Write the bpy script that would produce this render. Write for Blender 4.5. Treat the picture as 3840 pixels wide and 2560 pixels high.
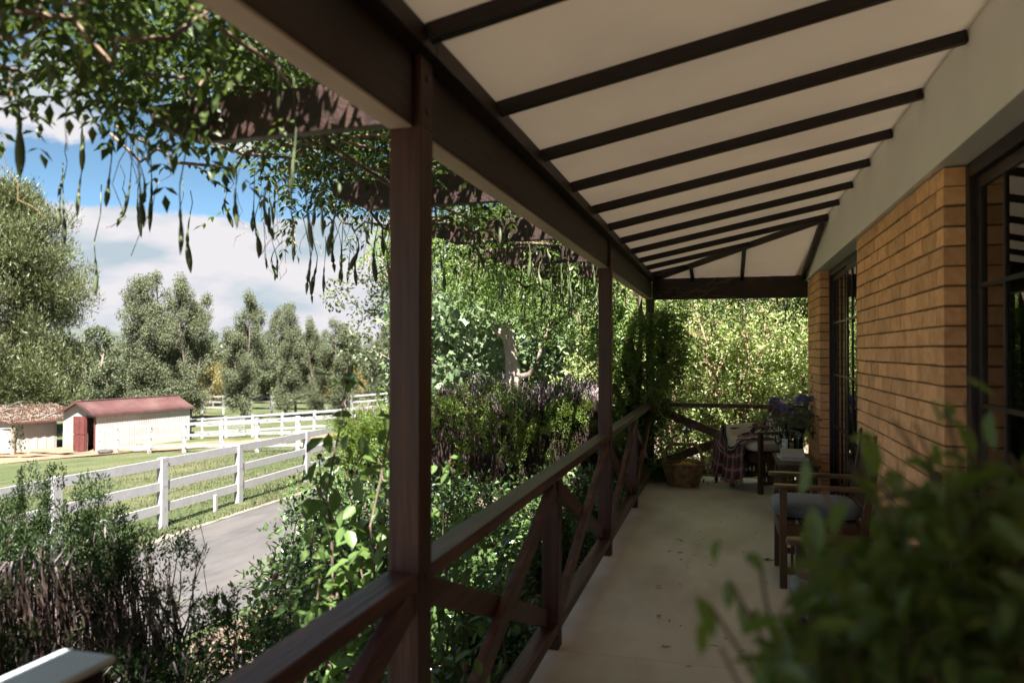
import bpy, bmesh, math, random
import numpy as np
from mathutils import Vector, Matrix
for o in list(bpy.data.objects): bpy.data.objects.remove(o)
SC = bpy.context.scene
COL = SC.collection
R = math.radians
# ------------------------------------------------------------------ camera
PSI = R(15.53); FPX = 2860.0; EYE = 1.5
cam_d = bpy.data.cameras.new('camera'); cam = bpy.data.objects.new('camera', cam_d); COL.objects.link(cam)
cam_d.sensor_width = 36; cam_d.lens = FPX / 3840 * 36; cam_d.clip_start = 0.05; cam_d.clip_end = 6000
cam.location = (0, 0, EYE)
cam.rotation_euler = (R(90 + 0.72), R(-0.12), PSI)
cam_d.dof.use_dof = True; cam_d.dof.focus_distance = 7.5; cam_d.dof.aperture_fstop = 2.4
SC.camera = cam
# ------------------------------------------------------------------ sky, sun, exposure
SUN_EL = R(58); TS = Vector((0.42, -0.90, 0)).normalized()
to_sun = Vector((TS.x * math.cos(SUN_EL), TS.y * math.cos(SUN_EL), math.sin(SUN_EL)))
world = bpy.data.worlds.new('World'); SC.world = world; world.use_nodes = True
def build_world():
    nt = world.node_tree; N = nt.nodes; L = nt.links; N.clear()
    out = N.new('ShaderNodeOutputWorld'); bg = N.new('ShaderNodeBackground'); bg.inputs[1].default_value = 0.10
    sky = N.new('ShaderNodeTexSky'); sky.sky_type = 'NISHITA'; sky.sun_disc = False
    sky.sun_elevation = SUN_EL; sky.sun_rotation = math.atan2(TS.x, TS.y)
    sky.air_density = 0.12; sky.dust_density = 0.0; sky.ozone_density = 1.0
    tint = N.new('ShaderNodeMixRGB'); tint.blend_type = 'MULTIPLY'; tint.inputs[0].default_value = 1; tint.inputs[2].default_value = (1.0, 1.10, 0.82, 1)
    L.new(sky.outputs[0], tint.inputs[1])
    tc = N.new('ShaderNodeTexCoord')
    nrm = N.new('ShaderNodeVectorMath'); nrm.operation = 'NORMALIZE'; L.new(tc.outputs['Generated'], nrm.inputs[0])
    sep = N.new('ShaderNodeSeparateXYZ'); L.new(nrm.outputs[0], sep.inputs[0])
    mp = N.new('ShaderNodeMapping'); mp.inputs['Scale'].default_value = (1, 1, 2.0); mp.inputs['Location'].default_value = (0.35, 0.1, 0.3)
    L.new(nrm.outputs[0], mp.inputs[0])
    n1 = N.new('ShaderNodeTexNoise'); n1.inputs['Scale'].default_value = 3.1; n1.inputs['Detail'].default_value = 9; n1.inputs['Roughness'].default_value = 0.56
    L.new(mp.outputs[0], n1.inputs['Vector'])
    ramp = N.new('ShaderNodeValToRGB'); cr = ramp.color_ramp; cr.interpolation = 'EASE'
    vals = [(0, .80), (.12, .71), (.15, .60), (.178, .44), (.215, .37), (.25, .47), (.31, .51), (.45, .46)]
    while len(cr.elements) < len(vals): cr.elements.new(0.5)
    for e, (p, v) in zip(cr.elements, vals): e.position = p; e.color = (v, v, v, 1)
    L.new(sep.outputs['Z'], ramp.inputs[0])
    add = N.new('ShaderNodeMath'); add.operation = 'ADD'; L.new(n1.outputs[0], add.inputs[0]); L.new(ramp.outputs[0], add.inputs[1])
    mr = N.new('ShaderNodeMapRange'); mr.inputs[1].default_value = 1.0; mr.inputs[2].default_value = 1.055; mr.clamp = True; mr.interpolation_type = 'SMOOTHSTEP'
    L.new(add.outputs[0], mr.inputs[0])
    n2 = N.new('ShaderNodeTexNoise'); n2.inputs['Scale'].default_value = 7; n2.inputs['Detail'].default_value = 6
    mp2 = N.new('ShaderNodeMapping'); mp2.inputs['Scale'].default_value = (1, 1, 3.2); L.new(nrm.outputs[0], mp2.inputs[0]); L.new(mp2.outputs[0], n2.inputs['Vector'])
    cc = N.new('ShaderNodeValToRGB'); c2 = cc.color_ramp
    c2.elements[0].position = .36; c2.elements[0].color = (.72, .87, .98, 1); c2.elements[1].position = .55; c2.elements[1].color = (1.20, 1.16, 1.21, 1)
    L.new(n2.outputs[0], cc.inputs[0])
    mx = N.new('ShaderNodeMixRGB'); L.new(mr.outputs[0], mx.inputs[0]); L.new(tint.outputs[0], mx.inputs[1]); L.new(cc.outputs[0], mx.inputs[2])
    L.new(mx.outputs[0], bg.inputs[0]); L.new(bg.outputs[0], out.inputs[0])
build_world()
sun_d = bpy.data.lights.new('sun', 'SUN'); sun = bpy.data.objects.new('sun', sun_d); COL.objects.link(sun)
sun_d.energy = 4.0; sun_d.angle = R(0.5); sun_d.color = (1.0, 0.95, 0.87)
sun.rotation_euler = (-to_sun).to_track_quat('-Z', 'Y').to_euler(); sun.location = (6, -8, 20)
SC.view_settings.view_transform = 'Standard'; SC.view_settings.look = 'None'; SC.view_settings.gamma = 1.0
SC.view_settings.exposure = 2.88; SC.view_settings.use_curve_mapping = False
cy = SC.cycles
cy.use_denoising = True; cy.max_bounces = 8; cy.diffuse_bounces = 7; cy.glossy_bounces = 3; cy.transmission_bounces = 5; cy.transparent_max_bounces = 8
cy.caustics_reflective = False; cy.caustics_refractive = False; cy.sample_clamp_indirect = 4.0
cy.use_adaptive_sampling = True; cy.adaptive_threshold = 0.015

# ------------------------------------------------------------------ helpers
def rng(s): return np.random.default_rng(s)
def at(px, depth, z=None):
    xc = (px - 1920) / FPX * depth
    X = xc * math.cos(PSI) - depth * math.sin(PSI); Y = xc * math.sin(PSI) + depth * math.cos(PSI)
    return (X, Y) if z is None else (X, Y, z)
GX = [-2000, -400, -60, -35, -9.7, -8.9, -5.0, -3.4, -1.6, 60, 2000]
GZ = [-9, -5.5, -4.4, -3.95, -1.68, -1.62, -1.5, -1.1, -.5, -.45, -.45]
def ground_z(X, Y):
    return float(np.interp(X, GX, GZ)) - .015 * min(max(Y - 11, -25), 45)
class MB:
    def __init__(s): s.v = []; s.f = []; s.uv = None
    def add(s, vs, fs):
        b = len(s.v); s.v += [tuple(v) for v in vs]; s.f += [tuple(i + b for i in f) for f in fs]; return s
    def box(s, x0, x1, y0, y1, z0, z1):
        return s.add([(x0,y0,z0),(x1,y0,z0),(x1,y1,z0),(x0,y1,z0),(x0,y0,z1),(x1,y0,z1),(x1,y1,z1),(x0,y1,z1)],
              [(0,3,2,1),(4,5,6,7),(0,1,5,4),(1,2,6,5),(2,3,7,6),(3,0,4,7)])
    def bar(s, p, q, w, h, up=(0, 0, 1)):
        p = Vector(p); q = Vector(q); d = (q - p).normalized(); up = Vector(up)
        sd = d.cross(up).normalized(); u = sd.cross(d).normalized()
        vs = []
        for c in (p, q):
            for a, b in ((-1,-1),(1,-1),(1,1),(-1,1)): vs.append(c + sd * a * w / 2 + u * b * h / 2)
        return s.add(vs, [(3,2,1,0),(4,5,6,7),(0,1,5,4),(1,2,6,5),(2,3,7,6),(3,0,4,7)])
    def tube(s, pts, rad, n=6, cap=True):
        pts = [Vector(p) for p in pts]; m = len(pts)
        if not hasattr(rad, '__len__'): rad = [rad] * m
        vs = []; ref = Vector((0.31, 0.17, 0.93))
        for i in range(m):
            d = (pts[min(i + 1, m - 1)] - pts[max(i - 1, 0)])
            d = d.normalized() if d.length > 1e-9 else Vector((0, 0, 1))
            a = d.cross(ref); 
            if a.length < .1: a = d.cross(Vector((1, 0, 0)))
            a.normalize(); b = d.cross(a)
            for k in range(n):
                t = 2 * math.pi * k / n
                vs.append(pts[i] + (a * math.cos(t) + b * math.sin(t)) * rad[i])
        fs = [(i*n+k, i*n+(k+1)%n, (i+1)*n+(k+1)%n, (i+1)*n+k) for i in range(m-1) for k in range(n)]
        if cap: fs += [tuple(range(n))[::-1], tuple((m-1)*n+k for k in range(n))]
        return s.add(vs, fs)
    def lathe(s, prof, c=(0,0,0), n=20, sx=1, sy=1):
        vs = []; m = len(prof)
        for r, z in prof:
            for k in range(n):
                t = 2*math.pi*k/n; vs.append((c[0]+r*math.cos(t)*sx, c[1]+r*math.sin(t)*sy, c[2]+z))
        fs = [(i*n+k, i*n+(k+1)%n, (i+1)*n+(k+1)%n, (i+1)*n+k) for i in range(m-1) for k in range(n)]
        fs += [tuple(range(n))[::-1], tuple((m-1)*n+k for k in range(n))]
        return s.add(vs, fs)
    def prism(s, outline, z0, z1):
        n = len(outline)
        vs = [(x, y, z0) for x, y in outline] + [(x, y, z1) for x, y in outline]
        return s.add(vs, [tuple(range(n))[::-1], tuple(range(n, 2*n))] + [(i, (i+1)%n, n+(i+1)%n, n+i) for i in range(n)])
    def soft(s, c, a, b, h, e=3.2, n=24, m=10, puff=0):
        vs = []
        f = lambda v, p: math.copysign(abs(v) ** p, v)
        for i in range(m + 1):
            ph = -math.pi/2 + math.pi * i / m
            for k in range(n):
                t = 2*math.pi*k/n
                vs.append((c[0] + a*f(math.cos(ph), 2/e*.9)*f(math.cos(t), 2/e), c[1] + b*f(math.cos(ph), 2/e*.9)*f(math.sin(t), 2/e), c[2] + h*f(math.sin(ph), .75)))
        fs = [(i*n+k, i*n+(k+1)%n, (i+1)*n+(k+1)%n, (i+1)*n+k) for i in range(m) for k in range(n)]
        return s.add(vs, fs)
    def mesh(s, name, smooth=False):
        me = bpy.data.meshes.new(name); me.from_pydata(s.v, [], s.f); me.update()
        if smooth: me.polygons.foreach_set('use_smooth', [True] * len(me.polygons))
        return me
    def build(s, name, mat, parent=None, smooth=False, bevel=0, local=False):
        return link(name, s.mesh(name, smooth), mat, parent, bevel, local)
def link(name, me, mat, parent=None, bevel=0, local=False):
    o = bpy.data.objects.new(name, me); COL.objects.link(o)
    if mat and not me.materials: me.materials.append(mat)
    if parent:
        o.parent = parent
        if not local:
            o.matrix_parent_inverse = parent_world(parent).inverted()
    if bevel:
        b = o.modifiers.new('b', 'BEVEL'); b.width = bevel; b.segments = 2; b.limit_method = 'ANGLE'
    return o
def parent_world(p):
    m = Matrix.LocRotScale(p.location, p.rotation_euler, p.scale)
    if p.parent: m = parent_world(p.parent) @ p.matrix_parent_inverse @ m
    return m
def tag(o, label=None, cat=None, group=None, kind=None):
    if label: o['label'] = label
    if cat: o['category'] = cat
    if group: o['group'] = group
    if kind: o['kind'] = kind
    return o
def thing(name, label, cat, loc=(0,0,0), rz=0, group=None):
    o = bpy.data.objects.new(name, None); COL.objects.link(o); o.empty_display_size = .1
    o.location = loc; o.rotation_euler = (0, 0, rz)
    return tag(o, label, cat, group)
def copy_tree(o, parent=None):
    c = o.copy(); COL.objects.link(c); c.parent = parent
    for ch in o.children: copy_tree(ch, c)
    return c
# ------------------------------------------------------------------ fast polygon soup (leaves)
def soup(name, V, k, faces):
    """V (n,k,3) vertices of n identical pieces, faces: list of index tuples (same length) for one piece"""
    n = V.shape[0]; fl = len(faces[0]); nf = len(faces)
    me = bpy.data.meshes.new(name)
    me.vertices.add(n * k); me.vertices.foreach_set('co', V.reshape(-1).astype(np.float32))
    F = (np.array(faces)[None] + (np.arange(n) * k)[:, None, None]).reshape(-1).astype(np.int32)
    me.loops.add(len(F)); me.loops.foreach_set('vertex_index', F)
    me.polygons.add(n * nf); me.polygons.foreach_set('loop_start', np.arange(n * nf, dtype=np.int32) * fl)
    try: me.polygons.foreach_set('loop_total', np.full(n * nf, fl, dtype=np.int32))
    except Exception: pass
    me.update(calc_edges=True); me.validate()
    return me
def unit(a): return a / (np.linalg.norm(a, axis=-1, keepdims=True) + 1e-9)
def leaf_verts(P, D, Nn, Ln, Wd, kind='diamond', fold=.25, droop=.15):
    D = unit(D); S = unit(np.cross(D, Nn)); U = np.cross(S, D)
    Ln = np.asarray(Ln).reshape(-1, 1); Wd = np.asarray(Wd).reshape(-1, 1)
    if kind == 'diamond':
        return np.stack([P, P + D*Ln*.45 + S*Wd*.5 + U*Wd*fold, P + D*Ln - U*Ln*droop, P + D*Ln*.45 - S*Wd*.5 + U*Wd*fold], 1), 4, [(0,1,2),(0,2,3)]
    if kind == 'oval':
        return np.stack([P, P + D*Ln*.3 + S*Wd*.45 + U*Wd*fold, P + D*Ln*.68 + S*Wd*.42 + U*(Wd*fold - Ln*droop*.4), P + D*Ln - U*Ln*droop,
                         P + D*Ln*.68 - S*Wd*.42 + U*(Wd*fold - Ln*droop*.4), P + D*Ln*.3 - S*Wd*.45 + U*Wd*fold], 1), 6, [(0,1,2,3),(0,3,4,5)]
    if kind == 'lobed':
        pts = [(0,0),(.12,.28),(.02,.52),(.30,.42),(.42,.56),(.55,.30),(.62,.18),(1.0,0),(.62,-.18),(.55,-.30),(.42,-.56),(.30,-.42),(.02,-.52),(.12,-.28)]
        vs = [P + D*Ln*a + S*Wd*b + U*(abs(b)*Wd*fold - Ln*droop*a*a) for a, b in pts]
        vs.append(P + D*Ln*.35)
        return np.stack(vs, 1), 15, [(14, i, (i+1) % 14) for i in range(14)]
    if kind == 'needle':
        return np.stack([P + S*Wd*.5, P - S*Wd*.5, P + D*Ln - U*Ln*droop], 1), 3, [(0,1,2)]
def rand_dirs(r, n): return unit(r.normal(size=(n, 3)))
def leaves(name, mat, parent, P, D, Nn, Ln, Wd, kind='diamond', fold=.25, droop=.15, local=False, smooth=False):
    V, k, F = leaf_verts(P, D, Nn, Ln, Wd, kind, fold, droop)
    me = soup(name, V, k, F)
    return link(name, me, mat, parent, local=local)
def clump_points(r, C, rad, n, shell=.55, squash=1.0):
    """n points over clumps C (m,3) with radii rad (m)"""
    m = len(C); idx = r.choice(m, n, p=(rad**2/np.sum(rad**2)))
    d = rand_dirs(r, n); rr = (shell + (1 - shell) * r.random(n) ** .6) * rad[idx]
    P = C[idx] + d * rr[:, None] * np.array([1, 1, squash]); return P, d, idx
# ------------------------------------------------------------------ materials
MATS = {}
def new_mat(name):
    m = bpy.data.materials.new(name); m.use_nodes = True; MATS[name] = m
    return m, m.node_tree.nodes, m.node_tree.links, m.node_tree.nodes['Principled BSDF']
def c4(c): return (c[0], c[1], c[2], 1)
def mat_noise(name, c1, c2, scale=8, rough=.6, stretch=(1,1,1), detail=5, bump=0, bscale=None, lo=.35, hi=.65, spec=.4, c3=None, s3=2.0, objrand=0, coat=0, sheen=0, metal=0, rough2=None):
    m, N, L, B = new_mat(name)
    tc = N.new('ShaderNodeTexCoord'); mp = N.new('ShaderNodeMapping'); mp.inputs['Scale'].default_value = stretch
    L.new(tc.outputs['Object'], mp.inputs[0])
    vec = mp.outputs[0]
    if objrand:
        oi = N.new('ShaderNodeObjectInfo'); ad = N.new('ShaderNodeVectorMath'); ad.operation = 'ADD'
        ml = N.new('ShaderNodeVectorMath'); ml.operation = 'SCALE'; ml.inputs[3].default_value = 37
        cb = N.new('ShaderNodeCombineXYZ')
        for i in range(3): L.new(oi.outputs['Random'], cb.inputs[i])
        L.new(cb.outputs[0], ml.inputs[0]); L.new(ml.outputs[0], ad.inputs[1]); L.new(vec, ad.inputs[0]); vec = ad.outputs[0]
    n = N.new('ShaderNodeTexNoise'); n.inputs['Scale'].default_value = scale; n.inputs['Detail'].default_value = detail; n.inputs['Roughness'].default_value = .6
    L.new(vec, n.inputs['Vector'])
    rp = N.new('ShaderNodeValToRGB'); e = rp.color_ramp.elements
    e[0].position = lo; e[0].color = c4(c1); e[1].position = hi; e[1].color = c4(c2); L.new(n.outputs[0], rp.inputs[0])
    colr = rp.outputs[0]
    if c3:
        n3 = N.new('ShaderNodeTexNoise'); n3.inputs['Scale'].default_value = s3; n3.inputs['Detail'].default_value = 4; L.new(vec, n3.inputs['Vector'])
        r3 = N.new('ShaderNodeValToRGB'); r3.color_ramp.elements[0].position = .5; r3.color_ramp.elements[1].position = .68; L.new(n3.outputs[0], r3.inputs[0])
        mx = N.new('ShaderNodeMixRGB'); L.new(r3.outputs[0], mx.inputs[0]); L.new(colr, mx.inputs[1]); mx.inputs[2].default_value = c4(c3); colr = mx.outputs[0]
    if objrand:
        hs = N.new('ShaderNodeHueSaturation'); mr = N.new('ShaderNodeMapRange'); mr.inputs[3].default_value = 1 - objrand; mr.inputs[4].default_value = 1 + objrand
        L.new(oi.outputs['Random'], mr.inputs[0]); L.new(mr.outputs[0], hs.inputs['Value']); L.new(colr, hs.inputs['Color']); colr = hs.outputs[0]
    L.new(colr, B.inputs['Base Color']); B.inputs['Roughness'].default_value = rough; B.inputs['Specular IOR Level'].default_value = spec
    B.inputs['Metallic'].default_value = metal
    if rough2 is not None:
        m2 = N.new('ShaderNodeMapRange'); m2.inputs[3].default_value = rough; m2.inputs[4].default_value = rough2; L.new(n.outputs[0], m2.inputs[0]); L.new(m2.outputs[0], B.inputs['Roughness'])
    if coat: B.inputs['Coat Weight'].default_value = coat; B.inputs['Coat Roughness'].default_value = .15
    if sheen: B.inputs['Sheen Weight'].default_value = sheen
    if bump:
        bn = N.new('ShaderNodeTexNoise'); bn.inputs['Scale'].default_value = bscale or scale * 4; bn.inputs['Detail'].default_value = 6; L.new(vec, bn.inputs['Vector'])
        bp = N.new('ShaderNodeBump'); bp.inputs['Strength'].default_value = bump; bp.inputs['Distance'].default_value = .01; L.new(bn.outputs[0], bp.inputs['Height']); L.new(bp.outputs[0], B.inputs['Normal'])
    return m
def mat_leaf(name, cols, rough=.42, trans=.3, spec=.45, sat_scale=1.6, clump=.35):
    m, N, L, B = new_mat(name)
    g = N.new('ShaderNodeNewGeometry'); rp = N.new('ShaderNodeValToRGB'); cr = rp.color_ramp
    while len(cr.elements) < len(cols): cr.elements.new(.5)
    for i, (e, c) in enumerate(zip(cr.elements, cols)): e.position = i / max(1, len(cols) - 1); e.color = c4(c)
    tc = N.new('ShaderNodeTexCoord'); n = N.new('ShaderNodeTexNoise'); n.inputs['Scale'].default_value = sat_scale; L.new(tc.outputs['Object'], n.inputs['Vector'])
    mx = N.new('ShaderNodeMix'); mx.data_type = 'FLOAT'; mx.inputs[0].default_value = clump
    L.new(g.outputs['Random Per Island'], mx.inputs[2]); L.new(n.outputs[0], mx.inputs[3])
    L.new(mx.outputs[0], rp.inputs[0]); L.new(rp.outputs[0], B.inputs['Base Color'])
    B.inputs['Roughness'].default_value = rough; B.inputs['Specular IOR Level'].default_value = spec
    t = N.new('ShaderNodeBsdfTranslucent'); hs = N.new('ShaderNodeHueSaturation'); hs.inputs['Hue'].default_value = .485; hs.inputs['Saturation'].default_value = 1.15; hs.inputs['Value'].default_value = 1.5
    L.new(rp.outputs[0], hs.inputs['Color']); L.new(hs.outputs[0], t.inputs['Color'])
    ms = N.new('ShaderNodeMixShader'); ms.inputs[0].default_value = trans
    L.new(B.outputs[0], ms.inputs[1]); L.new(t.outputs[0], ms.inputs[2]); L.new(ms.outputs[0], N['Material Output'].inputs[0])
    return m
def mat_plain(name, c, rough=.5, spec=.4, metal=0):
    m, N, L, B = new_mat(name); B.inputs['Base Color'].default_value = c4(c); B.inputs['Roughness'].default_value = rough; B.inputs['Specular IOR Level'].default_value = spec; B.inputs['Metallic'].default_value = metal
    return m
def mat_glass(name, tint=(1,1,1), rough=0.0, refl=1.0):
    """thin pane: fresnel mix of mirror and clear"""
    m, N, L, B = new_mat(name)
    N.remove(B); out = N['Material Output']
    fr = N.new('ShaderNodeFresnel'); fr.inputs[0].default_value = 1.5
    tr = N.new('ShaderNodeBsdfTransparent'); tr.inputs[0].default_value = c4(tint); gl = N.new('ShaderNodeBsdfGlossy'); gl.inputs['Roughness'].default_value = rough
    mu = N.new('ShaderNodeMath'); mu.operation = 'MULTIPLY'; mu.inputs[1].default_value = refl; L.new(fr.outputs[0], mu.inputs[0])
    ms = N.new('ShaderNodeMixShader'); L.new(mu.outputs[0], ms.inputs[0]); L.new(tr.outputs[0], ms.inputs[1]); L.new(gl.outputs[0], ms.inputs[2]); L.new(ms.outputs[0], out.inputs[0])
    return m
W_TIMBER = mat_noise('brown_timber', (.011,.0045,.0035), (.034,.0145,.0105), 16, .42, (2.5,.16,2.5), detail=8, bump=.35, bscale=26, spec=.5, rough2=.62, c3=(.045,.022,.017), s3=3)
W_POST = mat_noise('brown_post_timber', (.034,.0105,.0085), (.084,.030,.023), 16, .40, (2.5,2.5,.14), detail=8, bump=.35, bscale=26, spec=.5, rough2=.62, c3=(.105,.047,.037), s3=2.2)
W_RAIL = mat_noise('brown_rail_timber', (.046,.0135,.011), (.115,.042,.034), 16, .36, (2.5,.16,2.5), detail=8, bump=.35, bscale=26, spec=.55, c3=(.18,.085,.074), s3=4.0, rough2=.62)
W_DARK = mat_noise('dark_batten_timber', (.011,.005,.004), (.020,.009,.007), 8, .5, bump=.1, bscale=60)
W_CHAIR = mat_noise('oiled_chair_timber', (.05,.025,.0125), (.11,.058,.031), 14, .38, (.4,.4,.4), bump=.08, bscale=60, spec=.5, objrand=.15)
W_ARM = mat_noise('worn_arm_timber', (.085,.042,.023), (.165,.09,.052), 12, .35, (.3,1,1), bump=.06, bscale=60, spec=.5)
CEIL = mat_noise('cream_ceiling_paint', (.68,.62,.54), (.72,.66,.575), 3, .7, bump=.04, bscale=40, c3=(.61,.55,.475), s3=1.2)
def add_translucency(m, w, col):
    N = m.node_tree.nodes; L = m.node_tree.links; B = N['Principled BSDF']; t = N.new('ShaderNodeBsdfTranslucent'); t.inputs[0].default_value = c4(col)
    ms = N.new('ShaderNodeMixShader'); ms.inputs[0].default_value = w; L.new(B.outputs[0], ms.inputs[1]); L.new(t.outputs[0], ms.inputs[2]); L.new(ms.outputs[0], N['Material Output'].inputs[0])
add_translucency(CEIL, .126, (1.0, .92, .82))   # ceiling made translucent to add warm light to the shaded veranda
BANDM = mat_noise('white_band_paint', (.87,.83,.78), (.90,.86,.81), 4, .6, bump=.05, bscale=30, c3=(.83,.79,.74), s3=1.5)
BRICK = mat_noise('tan_brick', (.84,.44,.22), (.93,.57,.33), 26, .85, bump=.35, bscale=120, objrand=.15, spec=.2, c3=(.76,.40,.20), s3=9)
MORTAR = mat_noise('mortar', (.20,.125,.06), (.28,.18,.095), 30, .95, bump=.3, bscale=150, spec=.1)
CONC = mat_noise('veranda_concrete', (.62,.56,.50), (.86,.80,.73), 1.5, .34, (1,.45,1), detail=10, bump=.05, bscale=90, c3=(.52,.45,.385), s3=1.7, spec=.45, rough2=.62)
WHITE = mat_noise('white_fence_paint', (.27,.265,.28), (.30,.295,.31), 6, .6, (1,1,1), bump=.25, bscale=25, c3=(.255,.25,.255), s3=5)
PEEL = mat_noise('peeling_white_paint', (.07,.06,.055), (.34,.335,.345), 9, .75, (.5,.5,2.2), detail=8, bump=.4, bscale=30, lo=.36, hi=.45)
WHITECAP = mat_noise('white_cap_paint', (.46,.51,.57), (.56,.61,.67), 5, .55, bump=.15)
GLASSW = mat_glass('window_glass', (.82,.86,.84), refl=1.6)
BLACKF = mat_noise('dark_window_frame', (.020,.012,.012), (.034,.022,.022), 10, .4)
# ================================================================== terrain
def mat_paddock():
    m, N, L, B = new_mat('paddock_ground')
    tc = N.new('ShaderNodeTexCoord')
    n = N.new('ShaderNodeTexNoise'); n.inputs['Scale'].default_value = .35; n.inputs['Detail'].default_value = 9; n.inputs['Roughness'].default_value = .65; L.new(tc.outputs['Object'], n.inputs['Vector'])
    rp = N.new('ShaderNodeValToRGB'); cr = rp.color_ramp
    cr.elements[0].position = .32; cr.elements[0].color = (.040, .056, .022, 1); cr.elements[1].position = .62; cr.elements[1].color = (.092, .090, .047, 1)
    e = cr.elements.new(.47); e.color = (.060, .075, .032, 1); L.new(n.outputs[0], rp.inputs[0])
    f = N.new('ShaderNodeTexNoise'); f.inputs['Scale'].default_value = 14; f.inputs['Detail'].default_value = 8; L.new(tc.outputs['Object'], f.inputs['Vector'])
    hs = N.new('ShaderNodeHueSaturation'); mr = N.new('ShaderNodeMapRange'); mr.inputs[1].default_value = .3; mr.inputs[2].default_value = .7; mr.inputs[3].default_value = .55; mr.inputs[4].default_value = 1.35
    L.new(f.outputs[0], mr.inputs[0]); L.new(mr.outputs[0], hs.inputs['Value']); L.new(rp.outputs[0], hs.inputs['Color'])
    L.new(hs.outputs[0], B.inputs['Base Color']); B.inputs['Roughness'].default_value = .95; B.inputs['Specular IOR Level'].default_value = .15
    bp = N.new('ShaderNodeBump'); bp.inputs['Strength'].default_value = .8; bp.inputs['Distance'].default_value = .05; L.new(f.outputs[0], bp.inputs['Height']); L.new(bp.outputs[0], B.inputs['Normal'])
    return m
def grid_sheet(name, xs, ys, zf, mat, kind='structure'):
    xs = list(xs); ys = list(ys); nx = len(xs)
    vs = [(x, y, zf(x, y)) for y in ys for x in xs]
    fs = [(j*nx+i, j*nx+i+1, (j+1)*nx+i+1, (j+1)*nx+i) for j in range(len(ys)-1) for i in range(nx-1)]
    b = MB(); b.v = vs; b.f = fs
    o = b.build(name, mat, smooth=True); tag(o, kind=kind); return o
xs = sorted(set([-2000,-1200,-700,-400,-250,-150,-100,-80] + list(np.arange(-60, -10, 2.0)) + list(np.arange(-10, 0.1, .4)) + [2, 6, 15, 40, 100, 300, 800, 2000]))
ys = [-1500,-500,-150,-60,-30,-15,-8,-4] + list(np.arange(-2, 30, 1.0)) + list(np.arange(30, 70, 4.0)) + [80,110,160,250,400,700,1200,2500]
grid_sheet('ground', xs, ys, lambda x, y: ground_z(x, y) + .03*math.sin(x*1.7+y*.9)*(1 if x < -9 else 0), mat_paddock())
# driveway: a bent ribbon between the garden and the fence
ASPH = mat_noise('driveway_asphalt', (.052,.048,.049), (.078,.073,.073), 3.2, .85, (1,.3,1), detail=10, bump=.25, bscale=160, c3=(.095,.087,.082), s3=.7, spec=.25)
b = MB(); YS = list(np.arange(-12, 40, 1.0)); nx = 9
for y in YS:
    l = -8.75 + .25*math.sin(y*.35) - .012*max(0, y-8)**1.4*.6; r = -5.2 + .15*math.sin(y*.6+1)
    for i in range(nx):
        x = l + (r-l)*i/(nx-1); b.v.append((x, y, ground_z(x, y) + .02 + .035*math.sin(math.pi*i/(nx-1))))
b.f = [(j*nx+i, j*nx+i+1, (j+1)*nx+i+1, (j+1)*nx+i) for j in range(len(YS)-1) for i in range(nx-1)]
tag(b.build('driveway', ASPH, smooth=True), kind='structure')
SAND = mat_noise('sandy_verge', (.13,.115,.09), (.21,.185,.15), 9, .95, detail=9, bump=.6, bscale=60, c3=(.07,.075,.04), s3=3)
b = MB()
for y in YS:
    l = -8.75 + .25*math.sin(y*.35) - .012*max(0, y-8)**1.4*.6; w0 = .22 + .10*math.sin(y*1.7) + .06*math.sin(y*4.1)
    for x in (l - w0, l + .12): b.v.append((x, y, ground_z(x, y) + (.012 if x < l else .030)))
b.f = [(2*j, 2*j+1, 2*j+3, 2*j+2) for j in range(len(YS)-1)]
tag(b.build('driveway_verge', SAND, smooth=True), kind='structure')
# garden bed of mulch beside the veranda
MULCH = mat_noise('bark_mulch', (.05,.034,.026), (.15,.11,.082), 22, .95, detail=8, bump=1.0, bscale=40, c3=(.22,.17,.14), s3=14, spec=.1)
grid_sheet('garden_bed', np.arange(-5.1, 3.6, .25), np.arange(-4, 22, .5), lambda x, y: ground_z(x, y) + .03 + .02*math.sin(x*9+y*7), MULCH)
# reddish dirt yard by the sheds
DIRT = mat_noise('red_dirt', (.165,.10,.064), (.235,.155,.107), 1.5, .95, detail=9, bump=.6, bscale=20, c3=(.20,.145,.105), s3=.5, spec=.1)
b = MB(); r_ = rng(5); ring = []
for k in range(48):
    a = 2*math.pi*k/48; px, py = at(190, 41.5); q = 1 + .10*math.sin(3*a+1)+.06*math.sin(7*a)
    ring.append((px + 10.5*q*math.cos(a)*.95 - 2.0, py + 4.4*q*math.sin(a) + (math.cos(a))*2.5))
cx = sum(p[0] for p in ring)/48; cyy = sum(p[1] for p in ring)/48
for t in (.25,.5,.75,1.0):
    for p in ring:
        x = cx+(p[0]-cx)*t; y = cyy+(p[1]-cyy)*t; b.v.append((x, y, ground_z(x, y)+.05))
b.v.append((cx, cyy, ground_z(cx, cyy)+.05))
b.f = [(i*48+k, i*48+(k+1)%48, (i+1)*48+(k+1)%48, (i+1)*48+k) for i in range(3) for k in range(48)] + [(192, k, (k+1)%48) for k in range(48)]
tag(b.build('dirt_yard', DIRT, smooth=True), kind='structure')
b = MB(); ring = []
for k in range(40):
    a = 2*math.pi*k/40; px, py = at(1010, 40); q = 1+.12*math.sin(2*a)+.08*math.sin(5*a)
    ring.append((px + 7*q*math.cos(a), py + 2.2*q*math.sin(a)+2.2*math.cos(a)*.5))
for p in ring: b.v.append((p[0], p[1], ground_z(*p)+.05))
b.v.append((px, py, ground_z(px, py)+.05)); b.f = [(40, k, (k+1)%40) for k in range(40)]
tag(b.build('dirt_track', DIRT), kind='structure')
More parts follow.
